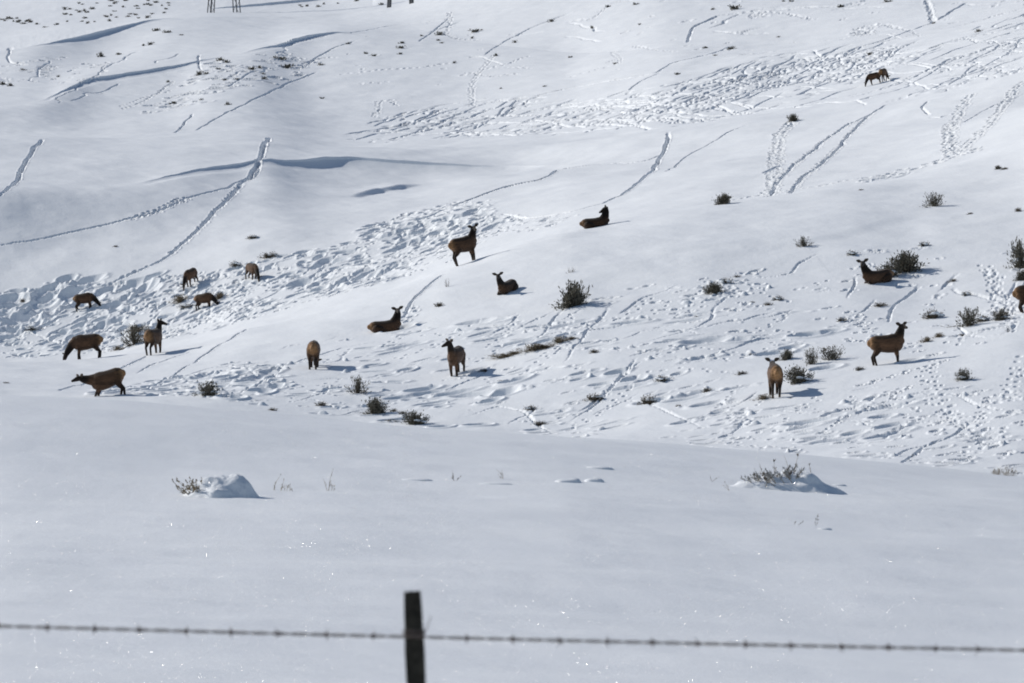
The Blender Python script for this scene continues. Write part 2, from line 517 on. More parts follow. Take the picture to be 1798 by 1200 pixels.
def inside(pg, u, v):
    r = False; n = len(pg)
    for i in range(n):
        (x0, y0), (x1, y1) = pg[i], pg[i - 1]
        if (y0 > v) != (y1 > v) and u < (x1 - x0) * (v - y0) / (y1 - y0) + x0:
            r = not r
    return r
def rand_in(pg):
    us = [p[0] for p in pg]; vs = [p[1] for p in pg]
    while True:
        u = rnd.uniform(min(us), max(us)); v = rnd.uniform(min(vs), max(vs))
        if inside(pg, u, v):
            return u, v

def trample(pg, n, rmin, rmax, dmin, dmax, ymin, clump=30.0, rim=0.4, long=(0.9, 1.9), angs=(0.3, 0.5), sel=(0.15, 0.85), clods=0.3):
    for _ in range(n):
        while True:
            u, v = rand_in(pg)
            if vnoise(np.array(u / clump + 3), np.array(v / clump * 2.2 + 8)) + 0.5 > rnd.uniform(*sel):
                break
        x, y, i, j = pix(u, v, ymin)
        r = rmin * (rmax / rmin) ** (rnd.random() ** 1.6)
        stamp(x, y, r * rnd.uniform(*long), r, rnd.gauss(*angs), rnd.uniform(dmin, dmax) * (0.5 + r / rmax * 0.7), rim)
        if rnd.random() < clods:
            clod(x + rnd.gauss(0, r * 1.5), y + rnd.gauss(0, r * 1.5), rnd.uniform(0.08, 0.2), rnd.uniform(0.05, 0.16))

def game_tracks(pg, n, slope, spread, lmin, lmax, ymin, size=0.15, depth=0.18, stride=0.6, rim=0.2, drag=0.6):
    for _ in range(n):
        u, v = rand_in(pg)
        L = rnd.uniform(lmin, lmax); a = slope + rnd.gauss(0, spread)
        pts = [(u, v)]
        while L > 0:
            st = min(L, 18.0); L -= st
            a += rnd.gauss(0, spread * 0.9)
            u += st * math.cos(a); v -= st * math.sin(a)
            if not inside(pg, u, v): break
            pts.append((u, v))
        if len(pts) > 1:
            if rnd.random() < drag:
                groove(pts, size * rnd.uniform(.8, 1.2), depth * rnd.uniform(.5, 1.0), ymin, 0.06, rim * .6, wander=1.6)
            else:
                prints(pts, stride * rnd.uniform(.8, 1.5), size, depth, 0.13, ymin, rim)

def scarp(pts, hgt, width, Lu, Ld, ymin, side=1.0):
    """wind drift: a lip along the line that drops on its right-hand (downhill) side"""
    X, Y, A, q = world_line(pts, ymin, step=0.5)
    Rm = max(Lu, Ld) * 3.0
    us = [p[0] for p in pts]
    j0 = max(0, col_at((min(us) - 899) / F) - int(Rm / Y.min() * F / DU) - 2); j1 = min(NC, col_at((max(us) - 899) / F) + int(Rm / Y.min() * F / DU) + 2)
    jm = (j0 + j1) // 2
    i0 = 0; i1 = NR
    rows = np.nonzero((TY[:, jm] > Y.min() - Rm - 12) & (TY[:, jm] < Y.max() + Rm + 12))[0]
    i0, i1 = rows[0], rows[-1] + 1
    gx = TX[i0:i1, j0:j1]; gy = TY[i0:i1, j0:j1]
    best = np.full(gx.shape, 1e9); sgn = np.zeros(gx.shape); tt = np.zeros(gx.shape)
    m = max(1, len(q) // 60)
    xs, ys = X[::m], Y[::m]; n = len(xs)
    for k in range(n - 1):
        ax, ay, bx, by = xs[k], ys[k], xs[k + 1], ys[k + 1]
        vx, vy = bx - ax, by - ay; L2 = vx * vx + vy * vy + 1e-9
        t = np.clip(((gx - ax) * vx + (gy - ay) * vy) / L2, 0, 1)
        ex = gx - ax - t * vx; ey = gy - ay - t * vy
        d = np.hypot(ex, ey)
        up = d < best
        best = np.where(up, d, best)
        sgn = np.where(up, np.sign(vx * ey - vy * ex), sgn)
        tt = np.where(up, (k + t) / (n - 1), tt)
    d = -best * sgn * side                       # positive on the right of the line's direction
    amp = np.clip(np.sin(np.pi * np.clip(tt, 0, 1)), 0, 1) ** 0.55 * (0.75 + 0.5 * vnoise(tt * 9 + pts[0][0], tt * 0 + 1.7))
    endfade = np.where((tt <= 0) | (tt >= 1), np.exp(-(best / 3.0) ** 2), 1.0)
    up_p = np.exp(np.minimum(d, 0) / Lu)
    f = np.clip(d / width, 0, 1); f = f * f * (3 - 2 * f)
    dn_p = np.exp(-np.maximum(d - width, 0) / Ld)
    prof = np.where(d < 0, up_p * 0.5, (0.5 - f * 1.0) * np.where(f < 0.5, 1, dn_p))
    ADD[i0:i1, j0:j1] += hgt * amp * prof * endfade

# ---- drifts with shaded lee sides
scarp([(610, 345), (650, 336), (690, 328), (735, 322)], 0.5, 0.8, 1.5, 4, 330)
scarp([(1350, 432), (1450, 420), (1520, 398), (1600, 380)], 0.12, 1.5, 3, 5, 160)

# ---- single trails (pixel polylines traced off the snow)
gC = 330
groove([(478, 241), (466, 253), (456, 275), (450, 290), (441, 305), (420, 325)], 0.32, 0.42, gC, 0.10)
groove([(462, 262), (458, 285), (450, 303), (436, 318)], 0.20, 0.25, gC, 0.06)
groove([(425, 322), (400, 348), (365, 380), (330, 415), (280, 455), (240, 477), (190, 500)], 0.24, 0.34, gC, 0.06)
prints([(425, 322), (400, 348), (365, 380), (330, 415), (280, 455), (190, 500)], 0.6, 0.2, 0.3, 0.12, gC)
groove([(440, 308), (400, 328), (330, 345), (300, 360), (220, 380), (130, 400), (50, 420), (0, 430), (-40, 436)], 0.2, 0.3, gC, 0.06)
prints([(330, 345), (310, 352), (285, 362), (220, 381)], 0.4, 0.22, 0.28, 0.3, gC)
groove([(76, 249), (60, 262), (47, 280), (36, 298), (31, 318), (15, 335), (-10, 350)], 0.28, 0.36, gC, 0.08)
groove([(1173, 236), (1169, 262), (1152, 290), (1122, 320), (1090, 342), (1060, 357)], 0.27, 0.36, gC, 0.07)
groove([(1060, 357), (1000, 372), (930, 382), (880, 376)], 0.22, 0.4, gC, 0.05)
groove([(1165, 272), (1130, 287), (1060, 292), (1000, 300), (950, 318), (880, 331), (820, 346), (785, 358)], 0.24, 0.45, gC, 0.05)
groove([(1312, 222), (1270, 241), (1220, 268), (1168, 297)], 0.13, 0.18, gC, 0.04)
groove([(1350, 347), (1375, 308), (1410, 276), (1450, 247), (1500, 213), (1560, 180)], 0.2, 0.26, 300, 0.06)
prints([(1350, 347), (1375, 308), (1410, 276), (1450, 247), (1500, 213)], 0.5, 0.18, 0.3, 0.12, 300)
groove([(1386, 342), (1420, 306), (1460, 270), (1500, 230), (1530, 196)], 0.2, 0.26, 300, 0.06)
prints([(1386, 342), (1420, 306), (1460, 270), (1500, 230), (1530, 196)], 0.5, 0.18, 0.3, 0.12, 300)
for k in range(2):
    prints([(1388, 216), (1370, 238), (1364, 262), (1362, 285), (1358, 300), (1356, 345)], 0.5, 0.18, 0.3, 0.3, 300)
prints([(1388, 216), (1390, 222), (1398, 214)], 0.4, 0.18, 0.3, 0.2, 300)
groove([(1345, 303), (1358, 296), (1378, 288)], 0.4, 0.3, 300, 0.1)
groove([(1628, 178), (1620, 193), (1634, 208)], 0.18, 0.3, 300)
groove([(1634, 212), (1650, 212), (1664, 208)], 0.35, 0.35, 300)
prints([(1706, 170), (1688, 198), (1670, 225), (1664, 250), (1668, 270), (1680, 276)], 0.5, 0.2, 0.3, 0.25, 300)
prints([(1680, 276), (1700, 252), (1730, 222), (1762, 190), (1785, 160), (1810, 140)], 0.45, 0.2, 0.3, 0.25, 300)
prints([(1668, 215), (1665, 240), (1672, 268)], 0.4, 0.2, 0.3, 0.3, 300)
groove([(1668, 222), (1700, 210), (1750, 190), (1798, 170)], 0.1, 0.14, 300)
prints([(1280, 352), (1340, 341), (1440, 329), (1520, 316)], 0.5, 0.16, 0.22, 0.12, 300)
for k in range(3):
    prints([(1515, 320), (1560, 312), (1600, 300), (1640, 290), (1680, 275), (1730, 262)], 0.6, 0.24, 0.32, 0.7, 300)
groove([(1522, 322), (1545, 315)], 0.5, 0.4, 300)
groove([(1575, 313), (1598, 306)], 0.5, 0.4, 300)
gD = 425
groove([(1206, 78), (1216, 48), (1262, 29), (1320, 22), (1380, 18), (1470, 12), (1560, -8)], 0.28, 0.3, gD, 0.08)
groove([(1288, 82), (1240, 98), (1180, 112), (1150, 128), (1090, 140), (1000, 157), (930, 172), (860, 184)], 0.24, 0.28, gD, 0.08)
groove([(1160, 126), (1130, 140), (1100, 160)], 0.2, 0.28, gD)
groove([(1810, 34), (1700, 66), (1600, 96), (1500, 118), (1430, 138)], 0.22, 0.26, gD, 0.07)
groove([(1700, 2), (1640, 38), (1560, 68), (1450, 100), (1340, 120), (1240, 150)], 0.2, 0.24, gD, 0.07)
prints([(1628, 0), (1634, 20), (1640, 38)], 0.7, 0.22, 0.3, 0.1, gD)
groove([(1810, 12), (1740, 28), (1640, 52), (1500, 84)], 0.14, 0.2, gD, 0.07)
groove([(1770, 76), (1700, 98), (1640, 118), (1560, 150), (1450, 172)], 0.18, 0.24, gD, 0.07)
groove([(1810, 78), (1740, 96), (1690, 110)], 0.18, 0.22, gD)
groove([(1345, 50), (1290, 62), (1250, 56)], 0.16, 0.2, gD)
prints([(830, 190), (828, 150), (838, 130), (850, 118), (870, 96)], 0.8, 0.18, 0.22, 0.2, gD)
prints([(1075, 90), (1085, 104), (1092, 112), (1080, 118)], 0.8, 0.18, 0.22, 0.2, gD)
groove([(850, 100), (870, 84), (890, 72), (930, 50), (1005, 22)], 0.18, 0.22, gD)
groove([(340, 201), (325, 215), (306, 233)], 0.2, 0.28, 520)
groove([(560, 128), (500, 150), (440, 180), (390, 205), (342, 226)], 0.2, 0.26, 520)
groove([(625, 72), (590, 84), (560, 100), (530, 124)], 0.2, 0.26, 520)
groove([(350, 98), (348, 112), (354, 124)], 0.2, 0.3, 520)
prints([(790, 20), (792, 45), (780, 60), (800, 68), (850, 72)], 0.8, 0.22, 0.3, 0.2, 480)
groove([(790, 30), (760, 55), (735, 75)], 0.18, 0.25, 480)
groove([(600, 60), (690, 45), (790, 34)], 0.18, 0.22, 480)
prints([(600, 132), (680, 124), (740, 120), (796, 112)], 0.9, 0.25, 0.25, 0.25, 480)
groove([(20, 85), (12, 100), (18, 112), (60, 116)], 0.25, 0.3, 560)
prints([(655, 205), (668, 192), (660, 180), (690, 178), (700, 190)], 0.9, 0.2, 0.22, 0.2, 400)
gB = 150
groove([(780, 482), (752, 503), (735, 520), (720, 540), (712, 556)], 0.16, 0.22, gB, 0.05)
prints([(720, 540), (716, 556), (700, 572)], 0.5, 0.18, 0.22, 0.2, gB)
groove([(432, 578), (400, 596), (372, 610), (345, 632), (340, 640)], 0.13, 0.2, gB)
groove([(258, 621), (236, 630), (222, 642), (200, 655), (150, 672), (100, 690)], 0.15, 0.22, gB)
groove([(336, 612), (300, 624), (270, 636), (240, 655)], 0.11, 0.16, gB)
groove([(340, 640), (310, 655), (290, 668), (255, 690)], 0.11, 0.18, gB)
groove([(660, 600), (600, 612), (540, 632), (500, 645), (470, 665)], 0.14, 0.18, gB)
groove([(1660, 772), (1620, 790), (1580, 815)], 0.10, 0.16, gB)
for pl in ([(1650, 640), (1625, 665), (1640, 700), (1668, 730), (1700, 752), (1760, 770)],
           [(1668, 730), (1610, 740), (1560, 770)], [(1798, 640), (1770, 690), (1720, 735), (1712, 780), (1690, 815)],
           [(1712, 780), (1750, 762), (1798, 748)], [(1740, 480), (1752, 500), (1745, 520), (1790, 560)],
           [(1745, 505), (1765, 520), (1798, 540)], [(1730, 470), (1742, 492), (1760, 540), (1775, 560)]):
    for k in range(2):
        prints(pl, 0.6, 0.12, 0.14, 0.2, gB, .15)
prints([(1660, 645), (1620, 655), (1580, 668), (1500, 690)], 0.45, 0.13, 0.2, 0.1, gB)
prints([(1600, 690), (1560, 712), (1500, 735), (1440, 765)], 0.45, 0.11, 0.15, 0.05, gB)

# ---- churned snow
trough = [(-40, 520), (60, 505), (130, 488), (250, 488), (330, 482), (430, 466), (520, 448), (630, 425), (650, 392), (720, 365), (800, 348), (862, 352), (840, 375), (920, 382), (1010, 378), (975, 400), (860, 425), (800, 462), (700, 500), (600, 526), (500, 550), (420, 572), (300, 605), (150, 626), (-40, 632)]
trample(trough, 1500, 0.09, 0.34, 0.2, 0.5, 300, 30, rim=.22, long=(1.1, 2.6), angs=(.2, .4), clods=.35)
trample([(-40, 535), (60, 508), (130, 486), (180, 500), (270, 485), (270, 515), (150, 560), (-40, 570)], 90, 0.3, 0.65, 0.4, 0.7, 300, 20, rim=.25, long=(1.2, 2.2))
trample([(640, 395), (760, 362), (860, 352), (850, 385), (900, 385), (800, 420), (690, 440), (650, 425)], 150, 0.2, 0.55, 0.3, 0.6, 300, 20, rim=.22, long=(1.2, 2.4))
trample([(540, 450), (650, 430), (740, 450), (700, 500), (600, 520), (520, 520)], 90, 0.25, 0.6, 0.3, 0.6, 300, 20, rim=.22, long=(1.2, 2.4))
game_tracks(trough, 60, 0.3, 0.15, 50, 160, 300, 0.17, 0.24)
upper = [(575, 245), (640, 212), (720, 192), (860, 172), (1000, 172), (1150, 150), (1250, 124), (1380, 96), (1560, 70), (1640, 90), (1500, 150), (1350, 188), (1200, 218), (1050, 236), (900, 243), (700, 252)]
trample(upper, 240, 0.14, 0.30, 0.2, 0.45, 425, 40, long=(1.3, 4), angs=(.2, .2), sel=(.3, .75), rim=.05, clods=.03)
game_tracks(upper, 240, 0.2, 0.07, 60, 260, 425, 0.15, 0.36, rim=.03, drag=.85)
rt = [(1150, 190), (1350, 110), (1560, 80), (1810, 20), (1810, 160), (1600, 175), (1450, 190), (1250, 215)]
game_tracks(rt, 95, 0.24, 0.08, 60, 260, 425, 0.14, 0.3, rim=.04, drag=.85)
trample([(1560, 140), (1798, 90), (1798, 150), (1640, 165), (1500, 178)], 90, 0.12, 0.35, 0.12, 0.3, 425, 24, rim=.12, clods=.05, long=(1.2, 4), angs=(.25, .25))
ul = [(340, 130), (400, 100), (520, 88), (570, 108), (520, 140), (420, 165), (330, 200), (240, 205), (300, 165)]
trample(ul, 110, 0.3, 0.8, 0.2, 0.5, 520, 20)
trample([(-30, 120), (120, 100), (200, 110), (120, 140), (-30, 155)], 60, 0.25, 0.6, 0.15, 0.4, 520, 24)
game_tracks([(-30, 120), (350, 60), (600, 60), (600, 160), (300, 220), (-30, 160)], 16, 0.25, 0.2, 40, 120, 520, 0.2, 0.26)
topb = [(600, 40), (900, 30), (1250, -20), (1810, -20), (1810, 60), (1300, 110), (900, 150), (600, 170)]
game_tracks(topb, 26, 0.22, 0.2, 40, 150, 440, 0.14, 0.2, 0.9)
trample(topb, 70, 0.15, 0.5, 0.12, 0.3, 440, 30)
trample([(1310, 20), (1340, 15), (1350, 30), (1320, 34)], 25, 0.15, 0.4, 0.15, 0.3, 440, 12)
trample([(1500, 50), (1530, 44), (1545, 62), (1505, 66)], 26, 0.2, 0.5, 0.2, 0.4, 440, 12)
# near ridge
low = [(120, 690), (240, 668), (400, 640), (520, 600), (640, 585), (800, 565), (960, 545), (1100, 530), (1250, 500), (1340, 520), (1450, 560), (1420, 600), (1300, 640), (1350, 720), (1500, 690), (1700, 690), (1810, 690), (1810, 838), (1550, 812), (1150, 776), (750, 750), (400, 718), (200, 704)]
trample(low, 300, 0.07, 0.24, 0.05, 0.14, gB, 55, long=(1.2, 4), angs=(.15, .3), sel=(.38, .72))
trample(low, 70, 0.2, 0.42, 0.12, 0.22, gB, 55, long=(1.5, 3), angs=(.15, .25), sel=(.3, .7))
game_tracks(low, 105, 0.27, 0.16, 40, 200, gB, 0.11, 0.12, 0.55)
trample([(110, 695), (330, 660), (480, 640), (520, 690), (400, 715), (200, 704)], 130, 0.14, 0.5, 0.15, 0.34, gB, 24)
mid = [(900, 575), (1020, 530), (1240, 470), (1330, 470), (1500, 440), (1810, 440), (1810, 640), (1620, 640), (1480, 590), (1300, 640), (1100, 640), (960, 640)]
trample(mid, 90, 0.07, 0.22, 0.08, 0.2, gB, 50, long=(1.2, 3), angs=(.15, .3), sel=(.4, .75))
game_tracks(mid, 34, 0.25, 0.3, 30, 130, gB, 0.12, 0.16, 0.55)
trample([(1240, 500), (1320, 480), (1370, 530), (1300, 550), (1250, 540)], 26, 0.1, 0.22, 0.1, 0.2, gB, 16)
trample([(1470, 545), (1560, 550), (1545, 605), (1490, 600)], 26, 0.1, 0.24, 0.12, 0.24, gB, 16)
trample([(1300, 720), (1500, 700), (1798, 690), (1798, 830), (1500, 805), (1200, 780)], 120, 0.07, 0.22, 0.06, 0.16, gB, 30, long=(1.1, 3), sel=(.35, .7))
# old beds, melted hollows with a soft shaded side
for (u, v, ru, dp_) in ((880, 693, 55, .45), (905, 672, 50, .4), (860, 708, 40, .35), (1085, 657, 40, .3), (1110, 668, 44, .3), (1420, 585, 60, .35), (1460, 578, 40, .25),
                        (1240, 600, 80, .25), (1290, 598, 60, .25), (1360, 622, 60, .35), (1390, 611, 40, .25), (775, 752, 40, .3), (840, 748, 44, .3), (715, 650, 30, .3),
                        (1550, 740, 44, .25), (1200, 745, 40, .2), (180, 695, 40, .35), (240, 690, 30, .35), (1155, 700, 36, .3), (1500, 765, 40, .2), (960, 600, 44, .35), (1000, 588, 40, .3),
                        (700, 575, 50, .25), (600, 650, 30, .12), (1450, 652, 50, .25), (1600, 640, 40, .15)):
    x, y, i, j = pix(u, v, gB)
    stamp(x, y, ru / F * y * 0.5, ru / F * y * 0.36, rnd.uniform(0.2, 0.6), dp_, 0.3)

# ---- soft undulation, ripples and lumps everywhere
X_, Y_ = TX, TY
big = fbm(X_ / 16.0, Y_ / 20.0, 3) * 0.5 * np.clip((Y_ - 120) / 80, 0, 1) * np.clip((760 - Y_) / 260, 0.35, 1)
midn = fbm(X_ / 3.2 + Y_ / 9.0, Y_ / 4.2, 3) * 0.11 * np.clip((Y_ - 120) / 60, 0.12, 1)
rip = fbm(X_ / 2.0 + Y_ / 3.0, Y_ / 0.9, 2) * 0.018 + fbm(X_ / 0.9, Y_ / 2.2 + X_ / 3, 3) * 0.014 * np.clip((130 - Y_) / 30, 0, 1)
fore = fbm(X_ / 5.0, Y_ / 7.0, 3) * 0.10 * np.clip((Y_ - 20) / 30, 0, 1) * np.clip((135 - Y_) / 25, 0, 1)
small = fbm(X_ / 0.55, Y_ / 0.6, 3) * 0.035 * np.clip((Y_ - 140) / 40, 0, 1) * (0.25 + np.clip(-PIT * 5, 0, 1))
damp = 1.0
TZB = TZ + big * damp + midn + rip + fore + ADD
DISP = np.where(PIT < -0.02, PIT + RIM * np.exp(PIT * 8), RIM + PIT)
TZF = TZB + DISP + small

def grid_object(name, r0, r1, m):
    rows = r1 - r0
    V = np.empty((rows, NC, 3), np.float32)
    V[..., 0] = TX[r0:r1]; V[..., 1] = TY[r0:r1]; V[..., 2] = TZF[r0:r1]
    nf = (rows - 1) * (NC - 1)
    idx = np.arange(rows * NC, dtype=np.int32).reshape(rows, NC)
    Q = np.stack([idx[:-1, :-1], idx[:-1, 1:], idx[1:, 1:], idx[1:, :-1]], -1).reshape(-1)
    me = bpy.data.meshes.new(name)
    me.vertices.add(rows * NC); me.vertices.foreach_set("co", V.reshape(-1))
    me.loops.add(nf * 4); me.loops.foreach_set("vertex_index", Q)
    me.polygons.add(nf)
    me.polygons.foreach_set("loop_start", np.arange(0, nf * 4, 4, dtype=np.int32))
    me.polygons.foreach_set("use_smooth", np.ones(nf, bool))
    me.update(calc_edges=True)
    o = link(name, me, m)
    return tag(o, kind='structure')
grid_object("snow_field", 0, ROW_A + 1, M_FIELD)
grid_object("snowy_hillside", ROW_A, ROW_B + 1, M_SNOW)
grid_object("snowy_hills", ROW_B, NR, M_SNOW)

def at(u, v, ymin=20.0, sink=0.0):
    x, y, i, j = pix(u, v, ymin, {150: 290.0, 300: 400.0 + 80.0}.get(ymin, 1e9))
    return Vector((x, y, float(TZB[i, j]) - sink)), y
def ground_z(x, y):
    j = col_at(x / y)
    i = int(np.clip(np.searchsorted(TY[:, j], y), 1, NR - 1))
    t = (y - TY[i - 1, j]) / max(1e-6, TY[i, j] - TY[i - 1, j])
    return float(TZB[i - 1, j] * (1 - t) + TZB[i, j] * t)

# ------------------------------------------------------------------ elk
COATC = {'trunk': (0.115, 0.062, 0.035), 'belly': (0.035, 0.02, 0.013), 'rump': (0.30, 0.165, 0.075), 'neck': (0.012, 0.008, 0.006),
         'head': (0.024, 0.016, 0.012), 'muzzle': (0.035, 0.025, 0.02), 'leg': (0.026, 0.016, 0.011), 'thigh': (0.055, 0.03, 0.017), 'ear': (0.055, 0.04, 0.03), 'throat': (0.20, 0.13, 0.085)}

def elk_mesh(pose='stand', neck='up', look=(1, 0, -0.25), lean=0.0, legs=(0, 0, 0, 0), pitch=0.0, tone=1.0, neck_side=0.0, drop=0.0, snow=0.0):
    """x forward, y left, z up, hooves at z = 0; look = head direction; legs = fore/aft swing of each foot (fl, fr, hl, hr)"""
    mb = MB(); sph = []
    def tube(pts, radii, parts, lat=None):
        mb.tube(pts, radii, 12, lat)
        for a in range(len(pts) - 1):
            for t in (0, .34, .67):
                p = Vector(pts[a]).lerp(Vector(pts[a + 1]), t)
                ra = radii[a] if isinstance(radii[a], tuple) else (radii[a],) * 2
                rb = radii[a + 1] if isinstance(radii[a + 1], tuple) else (radii[a + 1],) * 2
                sph.append((p, (sum(ra) * (1 - t) + sum(rb) * t) / 2, parts[a]))
        sph.append((Vector(pts[-1]), sum(radii[-1]) / 2 if isinstance(radii[-1], tuple) else radii[-1], parts[-1]))
    lying = pose == 'lie'
    dz = -0.70 if lying else 0.0
    cp, sp = math.cos(pitch), math.sin(pitch)
    def T(x, y, z):                                      # trunk tilt about the hips
        px, pz = x + 0.5, z - 1.08
        return (-0.5 + px * cp - pz * sp, y, 1.08 + px * sp + pz * cp + dz)
    st = [(-0.74, 1.14, .10, .13), (-0.66, 1.135, .175, .21), (-0.50, 1.12, .225, .265), (-0.25, 1.075, .245, .285), (0.02, 1.04, .26, .305),
          (0.28, 1.04, .24, .325), (0.48, 1.07, .205, .30), (0.62, 1.11, .14, .22), (0.69, 1.12, .09, .13)]
    fat = 1.25 if lying else 1.2
    tube([T(a, 0, b) for a, b, c, d in st], [(c * fat, d * (1.0 if lying else 1.28)) for a, b, c, d in st],
         ['rump', 'rump', 'trunk', 'trunk', 'trunk', 'trunk', 'trunk', 'trunk', 'trunk'], (0, 1, 0))
    # neck
    look = Vector(look).normalized()
    if neck == 'up':
        n0, n1, n2, hd = (0.46, 0, 1.17), (0.60, neck_side * .35, 1.39), (0.69, neck_side * .8, 1.60), (0.73, neck_side, 1.73)
    elif neck == 'mid':
        n0, n1, n2, hd = (0.48, 0, 1.15), (0.76, neck_side * .35, 1.22), (1.0, neck_side * .8, 1.32), (1.12, neck_side, 1.40)
    elif neck == 'fwd':
        n0, n1, n2, hd = (0.48, 0, 1.14), (0.78, neck_side * .35, 1.10), (1.03, neck_side * .8, 1.08), (1.15, neck_side, 1.10)
    else:
        n0, n1, n2, hd = (0.50, 0, 1.13), (0.76, neck_side * .35, 0.93), (0.98, neck_side * .8, 0.62), (1.07, neck_side, 0.46)
    if lying and neck == 'up':
        n1 = (0.60, neck_side * .35, 1.40); n2 = (0.68, neck_side * .8, 1.62); hd = (0.70, neck_side, 1.76)
    N = [T(*n0), T(*n1), T(*n2), T(*hd)]
    tube(N, [(.20, .28), (.16, .215), (.125, .165), (.10, .12)], ['neck'] * 4, (0, 1, 0))
    sph.append((Vector(T(.58, 0, .98)), .2, 'neck'))
    # head
    h0 = Vector(N[3])
    side = Vector((0, 0, 1)).cross(look)
    side = side.normalized() if side.length > 0.15 else Vector((0, 1, 0))
    up = look.cross(side).normalized()
    hp = [h0 - look * .05, h0 + look * .05, h0 + look * .14 - up * .005, h0 + look * .25 - up * .02, h0 + look * .35 - up * .03, h0 + look * .41 - up * .035]
    tube(hp, [(.08, .095), (.102, .118), (.096, .112), (.07, .086), (.06, .068), (.052, .056)], ['head', 'head', 'head', 'head', 'muzzle', 'muzzle'], tuple(side))
    for s in (-1, 1):
        b = h0 + side * (s * .075) + up * .07 - look * .01
        d = (side * s * .95 + up * .38 - look * .08).normalized()
        tube([b, b + d * .07, b + d * .15, b + d * .225], [(.032, .045), (.04, .085), (.036, .078), (.018, .03)], ['ear'] * 4, tuple(look))
    # tail
    tube([T(-0.74, 0, 1.22), T(-0.80, 0, 1.12), T(-0.79, 0, 1.04)], [.035, .04, .02], ['rump'] * 3)
    # legs
    if lying:
        for s in (-1, 1):
            tube([T(.40, s * .17, .92), T(.55, s * .2, .82), (.66, s * .2, .12), (.36, s * .22, .05)], [.13, .09, .06, .045], ['trunk', 'leg', 'leg', 'leg'])
            tube([T(-.45, s * .17, 1.0), (-.18, s * .27, .20), (-.12, s * .3, .14)], [.22, .15, .11], ['thigh', 'thigh', 'thigh'])
            tube([(-.12, s * .3, .12), (-.50, s * .3, .07), (-.30, s * .33, .05)], [.09, .05, .04], ['leg'] * 3)
    else:
        fl, fr, hl, hr = legs
        for s, sw in ((1, fl), (-1, fr)):
            e = T(.36, s * .14, .80); e = Vector(e); g = Vector((e.x + sw * .9 + .03, s * .13, -drop))
            k = e.lerp(g, .45) + Vector((.03, 0, 0)); ft = e.lerp(g, .86) + Vector((-.01, 0, 0))
            tube([T(.44, s * .12, 1.05), tuple(e), tuple(k), tuple(ft), (g.x + .03, g.y, g.z), (g.x + .05, g.y, g.z - .02)], [(.12, .18), (.10, .12), .064, .050, .05, .058],
                 ['trunk', 'trunk', 'leg', 'leg', 'leg', 'leg'], (0, 1, 0))
        for s, sw in ((1, hl), (-1, hr)):
            stf = Vector(T(-.40, s * .16, .80)); g = Vector((-.58 + sw * .95, s * .13, 0))
            hk = Vector((-.66 + sw * .45, s * .14, .53)); ft = hk.lerp(g, .78) + Vector((-.01, 0, 0))
            tube([T(-.50, s * .12, 1.08), tuple(stf), tuple(stf.lerp(hk, .6)), tuple(hk), tuple(ft), (g.x + .03, g.y, .03), (g.x + .06, g.y, -.01)],
                 [(.17, .26), (.13, .18), (.08, .10), (.055, .066), .048, .05, .058], ['thigh', 'thigh', 'leg', 'leg', 'leg', 'leg', 'leg'], (0, 1, 0))
    me = remeshed(mb.mesh("elk_parts"), 0.021, 3, "elk")
    n = len(me.vertices)
    co = np.empty(n * 3, np.float32); me.vertices.foreach_get("co", co); co = co.reshape(-1, 3)
    cen = np.array([tuple(s[0]) for s in sph]); rad = np.array([s[1] for s in sph])
    colr = np.array([COATC[s[2]] for s in sph])
    d = np.sqrt(((co[:, None, :] - cen[None]) ** 2).sum(-1)) / rad[None]
    wgt = np.exp(-(d - d.min(1, keepdims=True)) * 7.0)
    wgt /= wgt.sum(1, keepdims=True)
    colv = wgt @ colr
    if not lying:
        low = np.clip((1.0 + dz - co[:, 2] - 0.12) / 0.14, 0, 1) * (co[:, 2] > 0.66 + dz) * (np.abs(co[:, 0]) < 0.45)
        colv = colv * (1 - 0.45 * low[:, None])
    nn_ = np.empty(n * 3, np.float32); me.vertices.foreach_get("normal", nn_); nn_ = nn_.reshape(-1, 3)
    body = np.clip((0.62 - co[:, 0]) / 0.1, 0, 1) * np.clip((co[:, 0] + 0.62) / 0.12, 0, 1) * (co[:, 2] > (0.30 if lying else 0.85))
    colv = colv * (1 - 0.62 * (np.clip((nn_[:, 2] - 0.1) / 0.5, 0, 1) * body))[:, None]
    if not lying:
        shin = np.clip((0.34 - co[:, 2]) / 0.12, 0, 1)[:, None]
        colv = colv * (1 - shin) + np.array((0.085, 0.062, 0.045)) * shin
    colv *= tone
    if snow:
        nn = np.empty(n * 3, np.float32); me.vertices.foreach_get("normal", nn); nn = nn.reshape(-1, 3)
        on = (nn[:, 2] > 0.55) & (((co - np.array(tuple(h0))) ** 2).sum(1) < 0.16 ** 2)
        colv[on] = (0.8, 0.82, 0.86)
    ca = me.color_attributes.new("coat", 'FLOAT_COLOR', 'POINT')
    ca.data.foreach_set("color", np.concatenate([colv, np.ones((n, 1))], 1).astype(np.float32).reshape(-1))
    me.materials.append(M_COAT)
    return me

